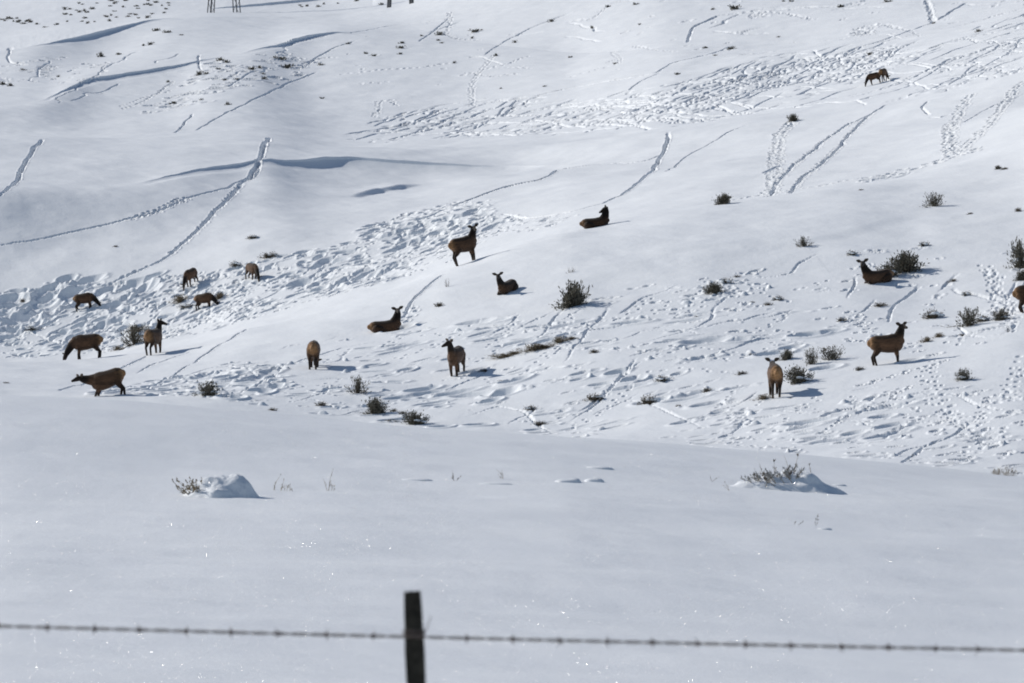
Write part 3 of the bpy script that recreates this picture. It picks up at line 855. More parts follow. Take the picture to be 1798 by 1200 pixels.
def place_elk(u, v, yaw, label, ymin=20.0, sink=0.22, scale=1.0, tilt=None, group=None, dyaw=0, **kw):
    p, y = at(u, v, ymin)
    o = bpy.data.objects.new("elk", elk_mesh(**kw))
    COL.objects.link(o)
    a = R(yaw)
    # lean with the slope along the animal's length
    L = 0.55
    z1 = ground_z(p.x + L * math.cos(a), p.y + L * math.sin(a)); z0 = ground_z(p.x - L * math.cos(a), p.y - L * math.sin(a))
    pit = math.atan2(z1 - z0, 2 * L) * (0.75 if tilt is None else tilt)
    pit = max(-0.3, min(0.3, pit))
    Rm = Matrix.Rotation(a, 4, 'Z') @ Matrix.Rotation(-pit, 4, 'Y')
    o.matrix_world = Matrix.Translation((p.x, p.y, p.z - sink * scale)) @ Rm @ Matrix.Scale(scale, 4)
    tag(o, label, "elk", group)
    ELK.append((u, v, o))
    return o
ELK = []
DOWN = (0.45, 0, -0.9)
def hdir(yaw, world, zz=-0.2):
    """head direction in the animal's frame from a world heading"""
    a = R(world - yaw)
    return (math.cos(a), math.sin(a), zz)

place_elk(1562, 645, 4, "brown elk standing side-on facing right, head turned to the viewer", 150, .2, .94, neck='up', look=hdir(4, -62), neck_side=-0.04, legs=(.03, -.03, -.04, .06), tone=1.05)
place_elk(1360, 702, 93, "elk seen from behind, legs together, snow on its head", 150, .18, 1.0, neck='mid', look=hdir(93, 93), legs=(0, 0, .0, .03), tone=1.1, snow=1)
place_elk(803, 655, 252, "elk facing front left on the near slope, head up and turned left", 150, .2, .98, neck='up', look=hdir(252, 215), legs=(.05, -.05, .06, -.05), tone=0.95)
place_elk(551, 652, 88, "elk seen from behind grazing above a round blue shadow", 150, .22, 1.0, neck='down', look=DOWN, legs=(0, 0, 0, .05), tone=1.0)
place_elk(822, 463, 28, "dark elk standing on the ridge crest, rump left, looking back at the viewer", 150, .14, 1.0, neck='up', look=hdir(28, -75), neck_side=-.08, legs=(.02, -.05, .05, -.06), tone=0.7)
place_elk(1047, 397, 4, "dark elk bedded on the ridge crest, head in profile to the left", 150, .16, .95, pose='lie', look=hdir(4, 182, -0.35), tone=0.5)
place_elk(892, 513, 238, "elk bedded below the crest, facing the viewer with body curled to the right", 150, .12, .92, pose='lie', look=hdir(238, 262), tone=0.8)
place_elk(678, 577, 8, "long low bedded elk, rump left, ears spread, facing the viewer", 150, .2, .98, pose='lie', look=hdir(8, -85), tone=0.75)
place_elk(1543, 499, 205, "bedded elk in front of a large sagebrush, foreleg stretched left", 150, .1, .98, pose='lie', look=hdir(205, 258), tone=0.9)
place_elk(154, 628, 178, "large elk grazing with its head in the snow at far left", 150, .2, .97, neck='down', look=DOWN, legs=(-.04, .12, .06, .0), tone=0.8)
place_elk(272, 618, 66, "elk standing beside a grey bush, pale rump lit, head raised", 150, .18, .95, neck='up', look=hdir(66, -20), legs=(.06, -.05, .05, -.06), tone=0.8)
place_elk(186, 706, 177, "elk plunging forward through deep snow, hindquarters raised", 150, .2, 1.0, tilt=-.6, neck='mid', look=hdir(177, 215, -.3), pitch=-0.27, legs=(.25, .1, -.28, .0), tone=0.9)
place_elk(338, 501, 240, "elk grazing front left in churned snow, head lower left", 300, .25, 1.0, neck='down', look=DOWN, tone=0.95)
place_elk(441, 493, -58, "elk grazing at the right end of the hollow, dark neck to the right", 300, .25, .98, neck='down', look=DOWN, tone=1.0)
place_elk(151, 545, -8, "leftmost elk in the hollow, grazing towards the right", 300, .25, 1.0, neck='down', look=DOWN, legs=(.05, -.05, .05, -.05), tone=0.7)
place_elk(361, 543, -22, "grey elk grazing down right beside a tan shrub in the hollow", 300, .3, .95, neck='down', look=DOWN, legs=(-.05, .08, .08, -.05), tone=0.85)
place_elk(1537, 144, 196, "front elk of the distant pair, grazing to the left", 425, .15, .84, neck='down', look=DOWN, tone=0.8, legs=(.05, -.05, .05, -.05))
place_elk(1552, 140, 60, "rear elk of the distant pair, turned away with its rump left", 425, .1, .9, neck='down', look=DOWN, tone=0.85)
place_elk(1821, 540, 5, "elk cut off by the right edge, only its rump showing", 150, .2, .95, neck='down', look=DOWN, tone=0.8)

# ------------------------------------------------------------------ shrubs
def leaf(mb, p, d, L, wd, r):
    d = d.normalized()
    s = d.cross(Vector((r.uniform(-1, 1), r.uniform(-1, 1), r.uniform(-1, 1))))
    if s.length < 1e-3: s = Vector((1, 0, 0))
    s = s.normalized() * wd
    mb.quad(p - s * .5, p + d * L * .55 - s, p + d * L, p + d * L * .5 + s)

def shrub_meshes(seed, nb, spread, leaves, leaf_l, leaf_w, droop=0.0, flat=1.0):
    """unit shrub: radius about 0.5, height about 0.6; returns (branches, foliage)"""
    r = random.Random(seed)
    br, fo = MB(), MB()
    for b in range(nb):
        az = r.uniform(0, 2 * math.pi); el = math.pi / 2 - abs(r.gauss(0, spread))
        el = max(0.15, el)
        L = r.uniform(0.44, 0.64) * (0.72 + 0.28 * math.sin(el)) * flat ** math.sin(el)
        d = Vector((math.cos(az) * math.cos(el), math.sin(az) * math.cos(el), math.sin(el) * flat))
        p0 = Vector((r.gauss(0, .05), r.gauss(0, .05), -.06))
        bend = Vector((r.gauss(0, .1), r.gauss(0, .1), .10 - droop))
        pts = [p0 + d * (L * t) + bend * (t * t) for t in (0, .35, .7, 1.0)]
        br.tube(pts, [.016, .012, .008, .004], 5, cap_round=False)
        for k in range(leaves):
            t = r.uniform(0.3, 1.05)
            q = p0 + d * (L * t) + bend * (t * t) + Vector((r.gauss(0, .055), r.gauss(0, .055), r.gauss(0, .05)))
            leaf(fo, q, d + Vector((r.gauss(0, .5), r.gauss(0, .5), r.gauss(.3, .4))), leaf_l * r.uniform(.6, 1.4), leaf_w * r.uniform(.7, 1.3), r)
    return br.mesh("branches"), fo.mesh("foliage")

def dome_mesh(seed, n=6):
    """lumpy little snow cap built from overlapping pillows"""
    r = random.Random(seed)
    mb = MB()
    for k in range(n):
        c = Vector((r.gauss(0, .17), r.gauss(0, .17), r.uniform(0.0, .10)))
        a = r.uniform(.10, .2)
        mb.tube([c - Vector((a * .6, 0, 0)), c, c + Vector((a * .6, 0, 0))], [(a * .6, a * .32), (a, a * .45), (a * .6, a * .3)], 8)
    return remeshed(mb.mesh("cap"), 0.03, 3, "snow_cap")

PROTO = {}
def make_proto(key, name, seed, leafm, twigm=None, cap=False, **kw):
    b, f = shrub_meshes(seed, **kw)
    b.materials.append(twigm or M_TWIG); f.materials.append(leafm)
    c = None
    if cap:
        c = dome_mesh(seed); c.materials.append(M_SNOW)
    PROTO[key] = (name, b, f, c)
make_proto('round', 'sagebrush', 1, M_LEAF, nb=56, spread=0.85, leaves=40, leaf_l=.10, leaf_w=.017)
make_proto('round2', 'sagebrush', 2, M_LEAF, cap=True, nb=46, spread=0.85, leaves=36, leaf_l=.10, leaf_w=.017)
make_proto('spiky', 'sagebrush', 3, M_LEAF, nb=24, spread=0.70, leaves=26, leaf_l=.13, leaf_w=.014, flat=1.1)
make_proto('low', 'sagebrush', 4, M_LEAFB, nb=34, spread=1.05, leaves=28, leaf_l=.09, leaf_w=.016, flat=.75)
make_proto('lowcap', 'sagebrush', 5, M_LEAFB, cap=True, nb=34, spread=1.0, leaves=26, leaf_l=.09, leaf_w=.016, flat=.75)
make_proto('twig', 'dry_shrub', 6, M_DEAD, nb=12, spread=0.6, leaves=5, leaf_l=.09, leaf_w=.010)
make_proto('tan', 'dry_shrub', 7, M_DEAD, nb=36, spread=1.0, leaves=24, leaf_l=.12, leaf_w=.012, flat=.8)
make_proto('far', 'sagebrush', 8, M_LEAF, nb=14, spread=1.0, leaves=12, leaf_l=.18, leaf_w=.045, flat=.8)
make_proto('far2', 'sagebrush', 9, M_LEAF, nb=12, spread=0.9, leaves=12, leaf_l=.18, leaf_w=.05, flat=.7)

SHRUBS = []
FIRST = {}
def shrub(u, v, wpx, hpx, key, ymin, lean=0.0):
    p, y = at(u, v, ymin)
    p.z -= 0.03 + 0.15 * hpx / F * y
    name, b, f, c = PROTO[key]
    if key not in FIRST:
        o = empty(name, (0, 0, 0))
        link("branches", b, None, o); link("foliage", f, None, o)
        if c is not None:
            k = link("snow_cap", c, None, o); k.location = (0, 0, .22)
        FIRST[key] = o
    else:
        src = FIRST[key]
        o = src.copy(); COL.objects.link(o)
        for ch in list(src.children):
            q = ch.copy(); COL.objects.link(q); q.parent = o
    wm = wpx / F * y; hm = hpx / F * y
    o.rotation_euler = (0, lean, rnd.uniform(0, 6.28))
    o.location = p
    o.scale = (wm / 0.95, wm / 0.95, hm / 0.62)
    SHRUBS.append([u, v, wpx, hpx, key, o])
    return o

B_, C_, D_ = 150, 300, 425
NEAR_LIST = [
    (1005, 541, 56, 42, 'round'), (628, 698, 40, 26, 'spiky'), (662, 728, 46, 27, 'round'), (692, 724, 15, 11, 'low'), (707, 729, 18, 11, 'low'), (729, 746, 48, 23, 'round2'),
    (690, 741, 46, 6, 'low'), (365, 712, 44, 26, 'round2'), (1255, 521, 36, 20, 'round'), (1277, 503, 26, 18, 'lowcap'), (1293, 489, 16, 8, 'low'),
    (1348, 536, 18, 11, 'low'), (1367, 528, 26, 15, 'lowcap'), (1592, 482, 64, 34, 'round'), (1562, 490, 44, 26, 'round2'), (1624, 442, 26, 14, 'lowcap'), (1498, 454, 26, 13, 'lowcap'),
    (1411, 438, 28, 16, 'spiky'), (1638, 553, 46, 24, 'lowcap'), (1545, 538, 28, 13, 'low'), (1478, 562, 20, 14, 'low'), (1702, 571, 58, 28, 'spiky'), (1728, 560, 34, 20, 'lowcap'), (1757, 560, 36, 20, 'round2'),
    (1792, 474, 40, 48, 'round2'), (1794, 492, 28, 18, 'round'), (1673, 495, 20, 9, 'low'), (1698, 514, 22, 13, 'lowcap'), (1626, 603, 28, 14, 'tan'), (1650, 594, 24, 12, 'tan'),
    (1425, 644, 28, 26, 'spiky'), (1460, 638, 48, 22, 'spiky'), (1448, 619, 11, 10, 'low'), (1402, 679, 52, 28, 'round2'), (1381, 635, 28, 18, 'round'), (1320, 626, 18, 11, 'lowcap'),
    (1301, 660, 26, 11, 'low'), (1240, 685, 22, 11, 'low'), (1343, 708, 36, 14, 'tan'), (1511, 657, 22, 12, 'low'), (1692, 675, 30, 20, 'round2'), (1690, 590, 14, 5, 'low'), (1769, 586, 14, 14, 'twig'),
    (1166, 668, 36, 16, 'lowcap'), (1042, 699, 38, 18, 'lowcap'), (1137, 706, 38, 26, 'lowcap'), (1045, 625, 26, 10, 'low'), (931, 719, 30, 14, 'lowcap'), (947, 741, 26, 12, 'low'),
    (565, 719, 24, 14, 'low'), (478, 729, 18, 10, 'low'), (850, 650, 18, 9, 'low'), (785, 508, 16, 18, 'twig'), (772, 537, 20, 13, 'low'), (1003, 483, 24, 12, 'twig'), (880, 672, 12, 8, 'low'),
    (885, 626, 60, 10, 'tan'), (908, 621, 50, 8, 'tan'), (960, 611, 52, 12, 'low'), (1002, 597, 40, 8, 'tan'), (938, 617, 60, 18, 'tan'), (984, 603, 34, 18, 'tan'), (1224, 556, 14, 5, 'low'), (10, 677, 14, 6, 'low'), (1388, 708, 10, 5, 'low'), (1192, 713, 12, 8, 'low'), (1320, 533, 12, 6, 'low'), (1790, 512, 10, 6, 'low'),
    (1270, 358, 34, 19, 'round'), (1640, 368, 36, 22, 'spiky'), (1752, 297, 12, 8, 'round'), (1763, 297, 18, 7, 'low'), (1789, 379, 18, 12, 'low'), (1512, 334, 11, 5, 'low'), (1703, 385, 15, 6, 'low'), (1580, 610, 8, 3, 'low'),
]
for a in NEAR_LIST: shrub(*a, B_)
MIDL = [
    (237, 608, 48, 30, 'spiky'), (258, 606, 30, 24, 'spiky'), (240, 580, 42, 16, 'low'), (208, 617, 24, 12, 'tan'), (60, 579, 34, 10, 'lowcap'), (318, 531, 38, 18, 'tan'), (384, 528, 34, 16, 'tan'), (330, 540, 40, 10, 'lowcap'),
    (472, 456, 38, 15, 'lowcap'), (415, 469, 26, 13, 'lowcap'), (444, 419, 26, 9, 'lowcap'), (203, 429, 12, 5, 'low'), (40, 528, 10, 8, 'low'), (1394, 214, 22, 13, 'round'),
]
for a in MIDL: shrub(*a, C_)
UPL = [
    (274, 55, 16, 9), (294, 58, 16, 7), (319, 62, 11, 4), (265, 79, 14, 8), (252, 81, 9, 6), (177, 100, 14, 13), (209, 96, 18, 6), (351, 133, 16, 11), (363, 131, 12, 7), (387, 109, 18, 9), (383, 123, 12, 6), (295, 147, 8, 6), (102, 137, 7, 7), (40, 125, 12, 6), (5, 150, 14, 10), (18, 152, 12, 8),
    (442, 124, 15, 10), (456, 121, 10, 8), (462, 132, 10, 6), (464, 140, 13, 7), (504, 120, 26, 10), (491, 106, 28, 8), (398, 112, 14, 9), (395, 142, 12, 5), (415, 141, 12, 6), (563, 116, 13, 6), (642, 94, 9, 7), (657, 99, 10, 6), (706, 77, 14, 7), (704, 85, 18, 7), (703, 95, 12, 6),
    (772, 62, 15, 10), (770, 72, 9, 5), (776, 77, 9, 4), (740, 63, 8, 5), (798, 112, 8, 6), (611, 78, 13, 6), (565, 175, 10, 5), (353, 178, 9, 6), (400, 186, 12, 8), (305, 184, 16, 9),
    (835, 57, 24, 8), (829, 67, 8, 7), (904, 76, 10, 7), (871, 100, 9, 9), (968, 39, 14, 7), (1068, 13, 12, 6), (1116, 10, 12, 6), (1039, 50, 7, 8), (1123, 44, 6, 5), (1002, 101, 11, 5), (1080, 115, 9, 5), (956, 155, 11, 4), (1289, 17, 22, 12), (1239, 88, 12, 6), (1285, 87, 18, 7), (1256, 100, 10, 4),
    (1558, 5, 16, 7), (1477, 14, 16, 9), (1718, 57, 13, 7), (1640, 41, 9, 6), (1389, 4, 10, 5), (1376, 4, 8, 5), (1527, 94, 11, 6), (1190, 130, 14, 6), (1367, 67, 8, 4), (880, 155, 6, 4), (1252, 18, 9, 5),
]
for k, a in enumerate(UPL): shrub(*a, 'far' if k % 2 else 'far2', D_)
# dark specks on the farthest hill, top left
spk = []
for pg, n in (([(-5, 30), (60, 38), (50, 46), (5, 40)], 16), ([(112, 8), (160, 2), (250, 0), (300, 8), (300, 22), (260, 32), (190, 36), (112, 30)], 46), ([(60, 40), (220, 36), (160, 42), (60, 52)], 8), ([(480, 8), (720, 0), (700, 8), (520, 16)], 8)):
    for _ in range(n):
        u, v = rand_in(pg)
        spk.append((u, v, rnd.uniform(5, 13), rnd.uniform(3, 7)))
FARSET = []
for k, a in enumerate(spk):
    FARSET.append(shrub(*a, 'far' if k % 2 else 'far2', 520)); SHRUBS.pop()

# labels for shrubs: each is named from the nearest landmark
LM = [(1562, 610, "the elk facing right"), (1360, 670, "the snow-headed elk"), (803, 630, "the elk facing front left"), (551, 630, "the elk with round shadow"), (818, 430, "the standing elk on the crest"),
      (1047, 385, "the bedded elk on the crest"), (892, 495, "the curled bedded elk"), (678, 562, "the long low bedded elk"), (1543, 480, "the elk bedded before sagebrush"), (155, 605, "the largest grazing elk at left"),
      (270, 590, "the elk with the lit rump"), (185, 680, "the plunging elk"), (338, 487, "the hollow's front-left grazing elk"), (441, 480, "the rightmost elk in the hollow"), (151, 533, "the leftmost elk in the hollow"), (361, 530, "the grey elk in the hollow"),
      (1545, 130, "the distant grazing pair"), (392, 12, "the left pylon"), (703, 5, "the right pylon"), (1798, 530, "the elk cut by the edge"), (1798, 0, "the top right corner"), (0, 150, "the left edge"), (1798, 370, "the right edge at mid height")]
def direction(dx, dy):
    a = math.degrees(math.atan2(-dy, dx)) % 360
    return ("right of", "upper right of", "above", "upper left of", "left of", "lower left of", "below", "lower right of")[int(((a + 22.5) % 360) // 45)]
SZ = {'round': "dense dark sagebrush", 'round2': "bushy grey-green sagebrush", 'spiky': "spiky upright sagebrush", 'low': "low flat brown shrub", 'lowcap': "low snow-flecked shrub", 'twig': "thin dry twiggy shrub", 'tan': "low tan dry shrub", 'far': "dark distant shrub", 'far2': "dark distant shrub"}
ORD = ["", "second ", "third ", "fourth ", "fifth ", "sixth ", "seventh ", "eighth ", "ninth ", "tenth ", "eleventh ", "twelfth ", "thirteenth ", "fourteenth "]
bins = {}
for s in SHRUBS:
    u, v = s[0], s[1] - s[3] / 2
    l = min(LM, key=lambda q: (q[0] - u) ** 2 + ((q[1] - v) * 1.3) ** 2)
    dr = direction(u - l[0], v - l[1])
    bins.setdefault((SZ[s[4]], dr, l[2]), []).append((math.hypot(u - l[0], v - l[1]), s))
for (kd, dr, nm), lst in bins.items():
    lst.sort(key=lambda q: q[0])
    for k, (dist, s) in enumerate(lst):
        first = "nearest " if len(lst) > 1 and k == 0 else ORD[k]
        pre = (first + ("nearest " if k else "")) if len(lst) > 1 else ""
        tag(s[5], "%s%s %s%s" % (pre, kd, "just " if dist < 50 and not pre else "", dr + " " + nm), "shrub", "shrubs scattered over the snowy hills")
for o in FARSET:
    tag(o, "dark speck of brush among many on the farthest hill along the top edge", "shrub", "specks of brush on the farthest hill")

# ------------------------------------------------------------------ pylons
def bar(mb, a, b, r):
    mb.tube([a, b], [r, r], 6, cap_round=False)
def pylon(u, v, label, half, hgt, wood):
    p, y = at(u, v, 560, 0.3)
    o = empty("pylon", p, R(12))
    tag(o, label, "pylon", "pylons along the far ridge")
    top = half * 0.35
    lv = [0.0, 0.13, 0.3, 0.48, 0.66, 0.84, 1.0]
    def P(sx, sy, t):
        k = half + (top - half) * t
        return Vector((sx * k, sy * k * (0.5 if wood else 0.7), hgt * t))
    for sx in (-1, 1):
        for sy in (-1, 1):
            m = MB()
            if wood:
                bar(m, P(sx, sy, -.03), P(sx, sy, 1), 0.2)
            else:
                off = Vector((-sx * .75, 0, 0)); a0, a1 = P(sx, sy, -.03), P(sx, sy, 1)
                bar(m, a0, a1, .12); bar(m, a0 + off, a1 + off * .4, .12)
                for q in range(16):
                    t0, t1 = q / 16, (q + 1) / 16
                    bar(m, a0.lerp(a1, t0) + (off * (1 - .6 * t0) if q % 2 else Vector()), a0.lerp(a1, t1) + (Vector() if q % 2 else off * (1 - .6 * t1)), .05)
            link("leg", m.mesh("leg"), M_STEEL, o)
    m = MB()
    for t in lv[1:]:
        for a, b in (((-1, -1), (1, -1)), ((1, -1), (1, 1)), ((1, 1), (-1, 1)), ((-1, 1), (-1, -1))):
            bar(m, P(*a, t), P(*b, t), 0.08)
    if not wood:
        for t0, t1 in zip(lv[1:-1], lv[2:]):
            for a, b in (((-1, -1), (1, -1)), ((1, -1), (1, 1)), ((1, 1), (-1, 1)), ((-1, 1), (-1, -1))):
                bar(m, P(*a, t0), P(*b, t1), 0.06); bar(m, P(*b, t0), P(*a, t1), 0.06)
    link("bracing", m.mesh("bracing"), M_STEEL, o)
    m = MB(); bar(m, Vector((-half * 1.6, 0, hgt * .9)), Vector((half * 1.6, 0, hgt * .9)), .16)
    link("crossarm", m.mesh("crossarm"), M_STEEL, o)
pylon(393, 22, "lattice pylon base with splayed legs and one crossbar, at top left", 3.1, 26, False)
pylon(703, 11, "pylon with four upright dark legs, cut by the top edge", 1.75, 22, True)

# ------------------------------------------------------------------ foreground mounds
def pillow(mb, c, a, b, hh, k=14):
    c = Vector(c)
    n = 11
    pts, rr = [], []
    for i in range(n):
        t = -1 + 2 * i / (n - 1)
        q = math.sqrt(max(0.02, 1 - abs(t) ** 2.7 * .97))
        pts.append(c + Vector((a * t, 0, 0))); rr.append((b * q, hh * q))
    mb.tube(pts, rr, k, (0, 1, 0), cap_round=False)

def mound(name, u, v, label, domes, seed):
    """snow draped over a buried bush: a fine patch that rises out of the field and sinks back into it"""
    p, y = at(u, v, 20)
    o = empty(name, (p.x, p.y, p.z))
    tag(o, label, "snow mound")
    k = y / 72.0 * 1.05
    o.scale = (k, k, k)
    nx, ny = 150, 120
    gx, gy = np.meshgrid(np.linspace(-1.0, .95, nx), np.linspace(-.65, .8, ny), indexing='ij')
    H = np.zeros_like(gx)
    for cx, cy, al, ar, ay, hh in domes:
        dx = gx - cx + fbm(gx * 4 + seed, gy * 4, 2) * .10; dy = gy - cy + fbm(gx * 4, gy * 4 + seed, 2) * .10
        q = (dx / np.where(dx < 0, al, ar)) ** 2 + (dy / ay) ** 2
        H = (H ** 3 + (hh * np.exp(-q ** 1.9)) ** 3) ** (1 / 3)
    H = H * (1 + .13 * fbm(gx * 7 + seed, gy * 7, 3)) + .012 * fbm(gx * 14, gy * 14 + seed, 2) * np.clip(H * 8, 0, 1)
    V = []
    for i in range(nx):
        for j in range(ny):
            x, yy = float(gx[i, j]), float(gy[i, j])
            V.append((x, yy, (ground_z(p.x + x * k, p.y + yy * k) - p.z) / k + float(H[i, j]) - .012))
    Fc = [(i * ny + j, (i + 1) * ny + j, (i + 1) * ny + j + 1, i * ny + j + 1) for i in range(nx - 1) for j in range(ny - 1)]
    link("snow_cap", mesh_from(V, Fc, "snow_cap", True), M_FIELD, o)
    return o, p

def sprig(mb, fo, base, d, L, r, nleaf, ll, lw, rad=.004):
    d = Vector(d)
    bend = Vector((r.gauss(0, .06), r.gauss(0, .06), .04))
    pts = [Vector(base) + d * (L * t) + bend * (t * t) for t in (0, .4, .75, 1)]
    mb.tube(pts, [rad, rad * .8, rad * .6, rad * .4], 5, cap_round=False)
    for k in range(nleaf):
        t = r.uniform(.35, 1.05)
        q = Vector(base) + d * (L * t) + bend * (t * t)
        leaf(fo, q, d + Vector((r.gauss(0, .5), r.gauss(0, .5), r.gauss(.1, .4))), ll * r.uniform(.6, 1.3), lw, r)

# left mound: rounded overhanging cap with a lit lobe in front, dry sage sticking out at its left
om, pm = mound("snow_mound", 385, 879, "rounded snow mound with dry sage poking out at its left",
               [(.10, .16, .40, .30, .32, .27), (-.18, .12, .28, .25, .22, .19), (-.04, -.16, .30, .30, .17, .13), (.27, .12, .2, .16, .28, .2)], 3.1)
r = random.Random(4)
b, f = MB(), MB()
for k in range(34):
    bx = r.uniform(-.62, -.22); by = r.gauss(.02, .1)
    az = r.uniform(0, 6.28)
    d = Vector((-.25 + r.gauss(0, .4), r.gauss(0, .3), r.uniform(.4, 1.0))).normalized()
    sprig(b, f, (bx * .6 - .03, by, -.03), d, r.uniform(.1, .27), r, 12, .04, .010)
link("branches", b.mesh("branches"), M_DRY, om); link("foliage", f.mesh("foliage"), M_DEAD, om)
# right mound
om, pm = mound("snow_mound", 1390, 862, "broad snow mound with frosted sagebrush on its left, before the right crest",
               [(.16, .15, .36, .32, .30, .27), (-.18, .12, .32, .3, .25, .20), (-.40, .02, .4, .3, .3, .11), (.06, -.14, .5, .45, .2, .12), (.38, .1, .3, .3, .3, .12)], 8.4)
b, f, g = MB(), MB(), MB()
for k in range(60):
    bx = r.uniform(-.50, .08); by = r.gauss(.02, .12)
    d = Vector((r.gauss(-.15, .4), r.gauss(0, .35), r.uniform(.5, 1.0))).normalized()
    sprig(b, g if k % 3 else f, (bx, by, .0 + .2 * (bx + .5)), d, r.uniform(.10, .21), r, 18, .05, .008)
for (x, z, L) in ((-.36, .1, .24), (-.24, .16, .2), (-.02, .2, .24), (.03, .2, .26), (-.44, .06, .18), (.26, .18, .14)):
    sprig(b, f, (x, .05, z), (r.gauss(0, .1), 0, 1), L, r, 6, .05, .008)
link("branches", b.mesh("branches"), M_DRY, om); link("foliage", f.mesh("foliage"), M_LEAFB, om); link("frosted_foliage", g.mesh("frosted_foliage"), M_FROST, om)
# small drift lumps in the middle
def lump(u, v, label, pl):
    p, y = at(u, v, 20)
    mb = MB()
    for c, a, bb, hh in pl: pillow(mb, c, a, bb, hh)
    o = link("snow_lump", remeshed(mb.mesh("m"), 0.014, 6, "snow_lump"), M_FIELD)
    o.location = p
    tag(o, label, "snow lump")
lump(995, 850, "left of two small snow lumps in the middle of the field", [((0, 0, -.02), .22, .2, .07), ((.12, .08, 0), .12, .14, .07)])
lump(1043, 851, "right of two small snow lumps in the middle of the field", [((0, 0, -.02), .18, .18, .08)])
lump(730, 842, "faint flat snow hump left of the brown curled stem", [((0, 0, -.05), .32, .35, .08)])
lump(868, 852, "faint flat snow hump below the thin upright stem", [((0, 0, -.05), .35, .35, .07)])
lump(1472, 853, "small low snow hump at the right foot of the broad mound", [((0, 0, -.03), .16, .2, .05)])
lump(1447, 928, "small snow hump beside the frosted stem below the broad mound", [((0, 0, -.025), .13, .16, .05)])
lump(1050, 824, "thin flat snow ripple above the two small lumps", [((0, 0, -.06), .3, .4, .085)])

def stems(u, v, label, spec, m, leaves=5, ll=.03):
    p, y = at(u, v, 20, .01)
    b, f = MB(), MB()
    rr = random.Random(int(u))
    for (dx, dz, L, tilt) in spec:
        sprig(b, f, (dx, rr.gauss(0, .03), dz), (tilt, rr.gauss(0, .1), 1), L, rr, leaves, ll, .006, .0035)
    o = empty("dry_weed", p)
    tag(o, label, "dry stem")
    link("stalk", b.mesh("stalk"), m, o); link("leaves", f.mesh("leaves"), M_DEAD, o)
stems(492, 869, "row of dry grass tips low in the snow beside the left mound", [(-.1, 0, .18, .0), (-.08, 0, .1, -.3), (.02, 0, .14, .05), (.06, 0, .05, .5), (.1, 0, .06, -.5), (.14, 0, .05, .6), (0, 0, .05, -.5), (.18, 0, .05, .2)], M_DRY, 5)
stems(577, 866, "thin dry stalk with a small clump at its foot", [(-.02, 0, .16, -.2), (0, 0, .28, .02), (.04, 0, .1, .6), (-.01, 0, .12, .3), (.07, 0, .05, 1)], M_DRY, 5)
stems(797, 845, "brown curled stem in the middle of the field", [(0, 0, .11, -.6), (.01, 0, .09, -.8), (.03, 0, .05, .8)], M_TWIG, 6, .035)
stems(883, 844, "thin upright stem right of the brown curled one", [(0, 0, .13, .15), (.0, 0, .10, .25), (-.02, 0, .05, -.4)], M_DRY, 4)
stems(1250, 846, "tiny dark stem tip left of the broad mound", [(0, 0, .07, -.2), (0, 0, .05, .1)], M_TWIG, 4)
stems(1281, 864, "leaning dry stem at the left foot of the broad mound", [(0, 0, .12, -.35), (.0, 0, .05, -.8)], M_DRY, 4)
stems(1431, 923, "frosted stem standing in the snow below the broad mound", [(0, 0, .12, -.15), (.01, 0, .06, .5), (-.3, 0, .04, -.5), (-.26, 0, .03, .5)], M_FROST, 6)
stems(1325, 835, "small pale stem left of the frosted sagebrush", [(0, 0, .1, -.1)], M_FROST, 4)
# dry grass tuft on the crest at right
p, y = at(1762, 836, 20, .02)
b, f = MB(), MB()
r = random.Random(8)
for k in range(70):
    x = r.uniform(-.3, .3)
    sprig(b, f, (x, r.gauss(0, .06), 0), (r.gauss(0, .35), r.gauss(0, .3), 1), r.uniform(.06, .16), r, 3, .04, .006, .003)
o = empty("grass_tuft", p)
tag(o, "tan grass tuft on the field's crest at the right edge", "grass tuft")
link("stalk", b.mesh("stalk"), M_DRY, o); link("blade", f.mesh("blade"), M_DEAD, o)

# ------------------------------------------------------------------ fence
YF = 14.4
def fpt(u, v, y=YF):
    s, e = ray(u, v)
    return Vector((s * y, y, e * y))
fence = empty("barbed_wire_fence", (fpt(730, 1200).x, YF, -0.9))
tag(fence, "dark wooden post carrying one strand of barbed wire across the foreground", "fence")
base = fence.location.copy()
# post: a weathered stave, a bit irregular, leaning slightly
mb = MB()
rr = random.Random(2)
top_c = fpt(724, 1040, YF + .03) - base; bot_c = fpt(730.5, 1200, YF + .03) - base
axis = (top_c - bot_c)
rings = []
for i in range(40):
    t = i / 39
    zc = -0.25 + (top_c.z + 0.25) * t
    c = bot_c + axis * ((zc - bot_c.z) / axis.z)
    wx = 0.0275 + 0.0012 * math.sin(t * 23) + rr.gauss(0, .0006); wy = 0.026 + rr.gauss(0, .0006)
    ring = []
    for j in range(16):
        a = 2 * math.pi * j / 16 + .3
        cx, cy = math.cos(a), math.sin(a)
        k = 1 / (abs(cx) ** 4 + abs(cy) ** 4) ** .25
        w_ = 0.94 + 0.06 * math.sin(j * 2.7 + t * 3)
        zz = c.z + (0.004 * math.sin(j * 1.9) if i == 39 else 0)
        ring.append(Vector((c.x + cx * k * wx * w_, c.y + cy * k * wy * w_, zz)))
    rings.append(ring)
mb.loft(rings)
link("post", mb.mesh("post", False), M_WOOD, fence)
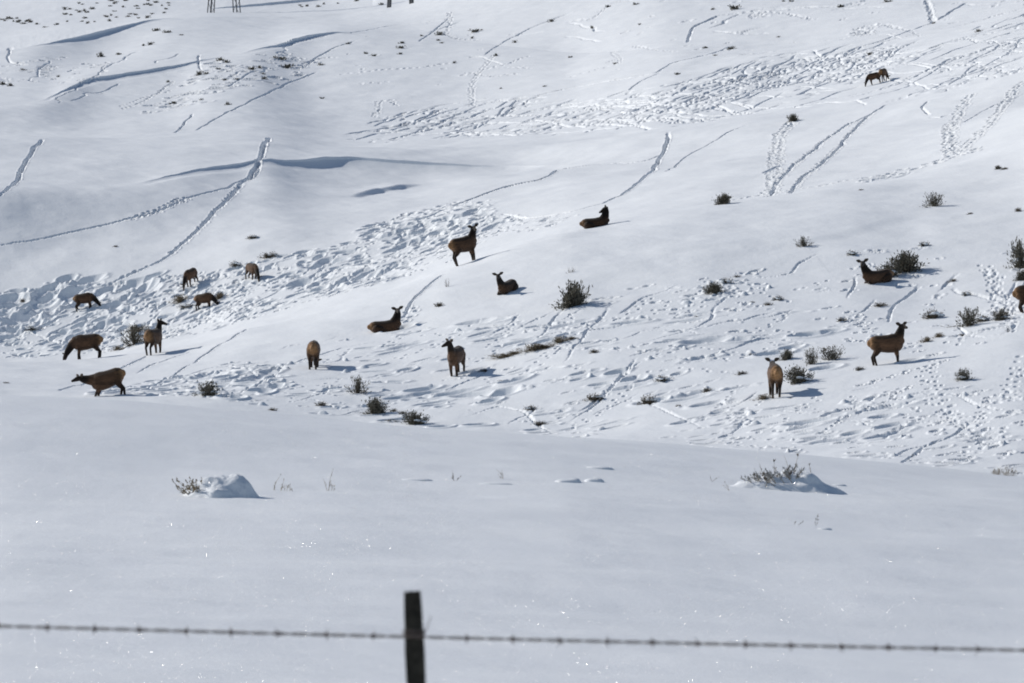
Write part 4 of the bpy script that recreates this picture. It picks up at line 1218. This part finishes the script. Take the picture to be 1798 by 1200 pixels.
# wire: two twisted strands
A = fpt(-700, 1084, YF - .012) - base; Bp = fpt(2500, 1162, YF - .012) - base
def wire_pt(t):
    p = A.lerp(Bp, t)
    p.z += -0.010 * (1 - (2 * abs(t - .45)) ** 2) + .010 * 0.99
    return p
mb = MB()
n = 900
for s in (0, math.pi):
    rings = []
    for i in range(n + 1):
        t = i / n
        c = wire_pt(t); a = s + t * 5.1 / 0.055 * 2 * math.pi / 2
        cen_ = c + Vector((0, math.cos(a), math.sin(a))) * .0028
        rings.append([cen_ + Vector((0, math.cos(q), math.sin(q))) * .0021 for q in (0, 1.257, 2.513, 3.77, 5.027)])
    mb.loft(rings)
wire = link("wire", mb.mesh("wire", True), M_WIRE, fence)
wl = (Bp - A).length
nb = int(wl / 0.1285)
bm_list = []
for v_ in range(3):
    m = MB(); q = random.Random(v_ + 20)
    for k in range(3):                                    # coil
        x = (k - 1) * .0035
        ring = [Vector((x + .0012 * math.cos(e), 0, 0)) for e in (0,)]
        pts = [Vector((x + .0008 * a, math.cos(a * 1.05) * .0055, math.sin(a * 1.05) * .0055)) for a in range(7)]
        m.tube(pts, [.0016] * 7, 5, (1, 0, 0), cap_round=False)
    for k in range(4):
        a = k * math.pi / 2 + q.uniform(-.5, .5)
        d = Vector((q.uniform(-.5, .5), math.cos(a), math.sin(a)))
        m.tube([d * .003, d * .013, d * .017], [.0016, .0014, .0004], 5, cap_round=False)
    me = m.mesh("barb"); me.materials.append(M_WIRE); bm_list.append(me)
for k in range(nb):
    t = (k + .5 + rnd.uniform(-.06, .06)) / nb
    p = wire_pt(t)
    if abs(p.x + base.x) > 1.62: continue
    px = p.x + base.x
    if abs(px - fpt(727, 1115).x) < .035: continue
    o = bpy.data.objects.new("barb", bm_list[k % 3]); COL.objects.link(o)
    o.parent = wire; o.location = p; o.rotation_euler = (rnd.uniform(0, 6), 0, rnd.uniform(-.2, .2))
# tie wire round the post
mb = MB()
c = bot_c + axis * ((wire_pt(.45).z - bot_c.z) / axis.z)
wz = (fpt(727, 1113) - base).z
c = bot_c + axis * ((wz - bot_c.z) / axis.z)
for zz in (-.004, .003, .009):
    pts = []
    for j in range(25):
        a = 2 * math.pi * j / 24; cx, cy = math.cos(a), math.sin(a)
        k = 1 / (abs(cx) ** 4 + abs(cy) ** 4) ** .25
        pts.append(Vector((c.x + cx * k * .0305, c.y + cy * k * .0295, wz + zz)))
    mb.tube(pts, [.0022] * 25, 5, (0, 0, 1), cap_round=False)
mb.tube([Vector((c.x + .030, c.y - .02, wz)), Vector((c.x + .038, c.y - .025, wz + .02)), Vector((c.x + .048, c.y - .025, wz + .05))], [.0018, .0014, .001], 5, cap_round=False)
link("tie_wire", mb.mesh("tie_wire"), M_WIRE, fence)

bpy.data.orphans_purge(do_local_ids=True, do_recursive=True) if hasattr(bpy.data, "orphans_purge") else None
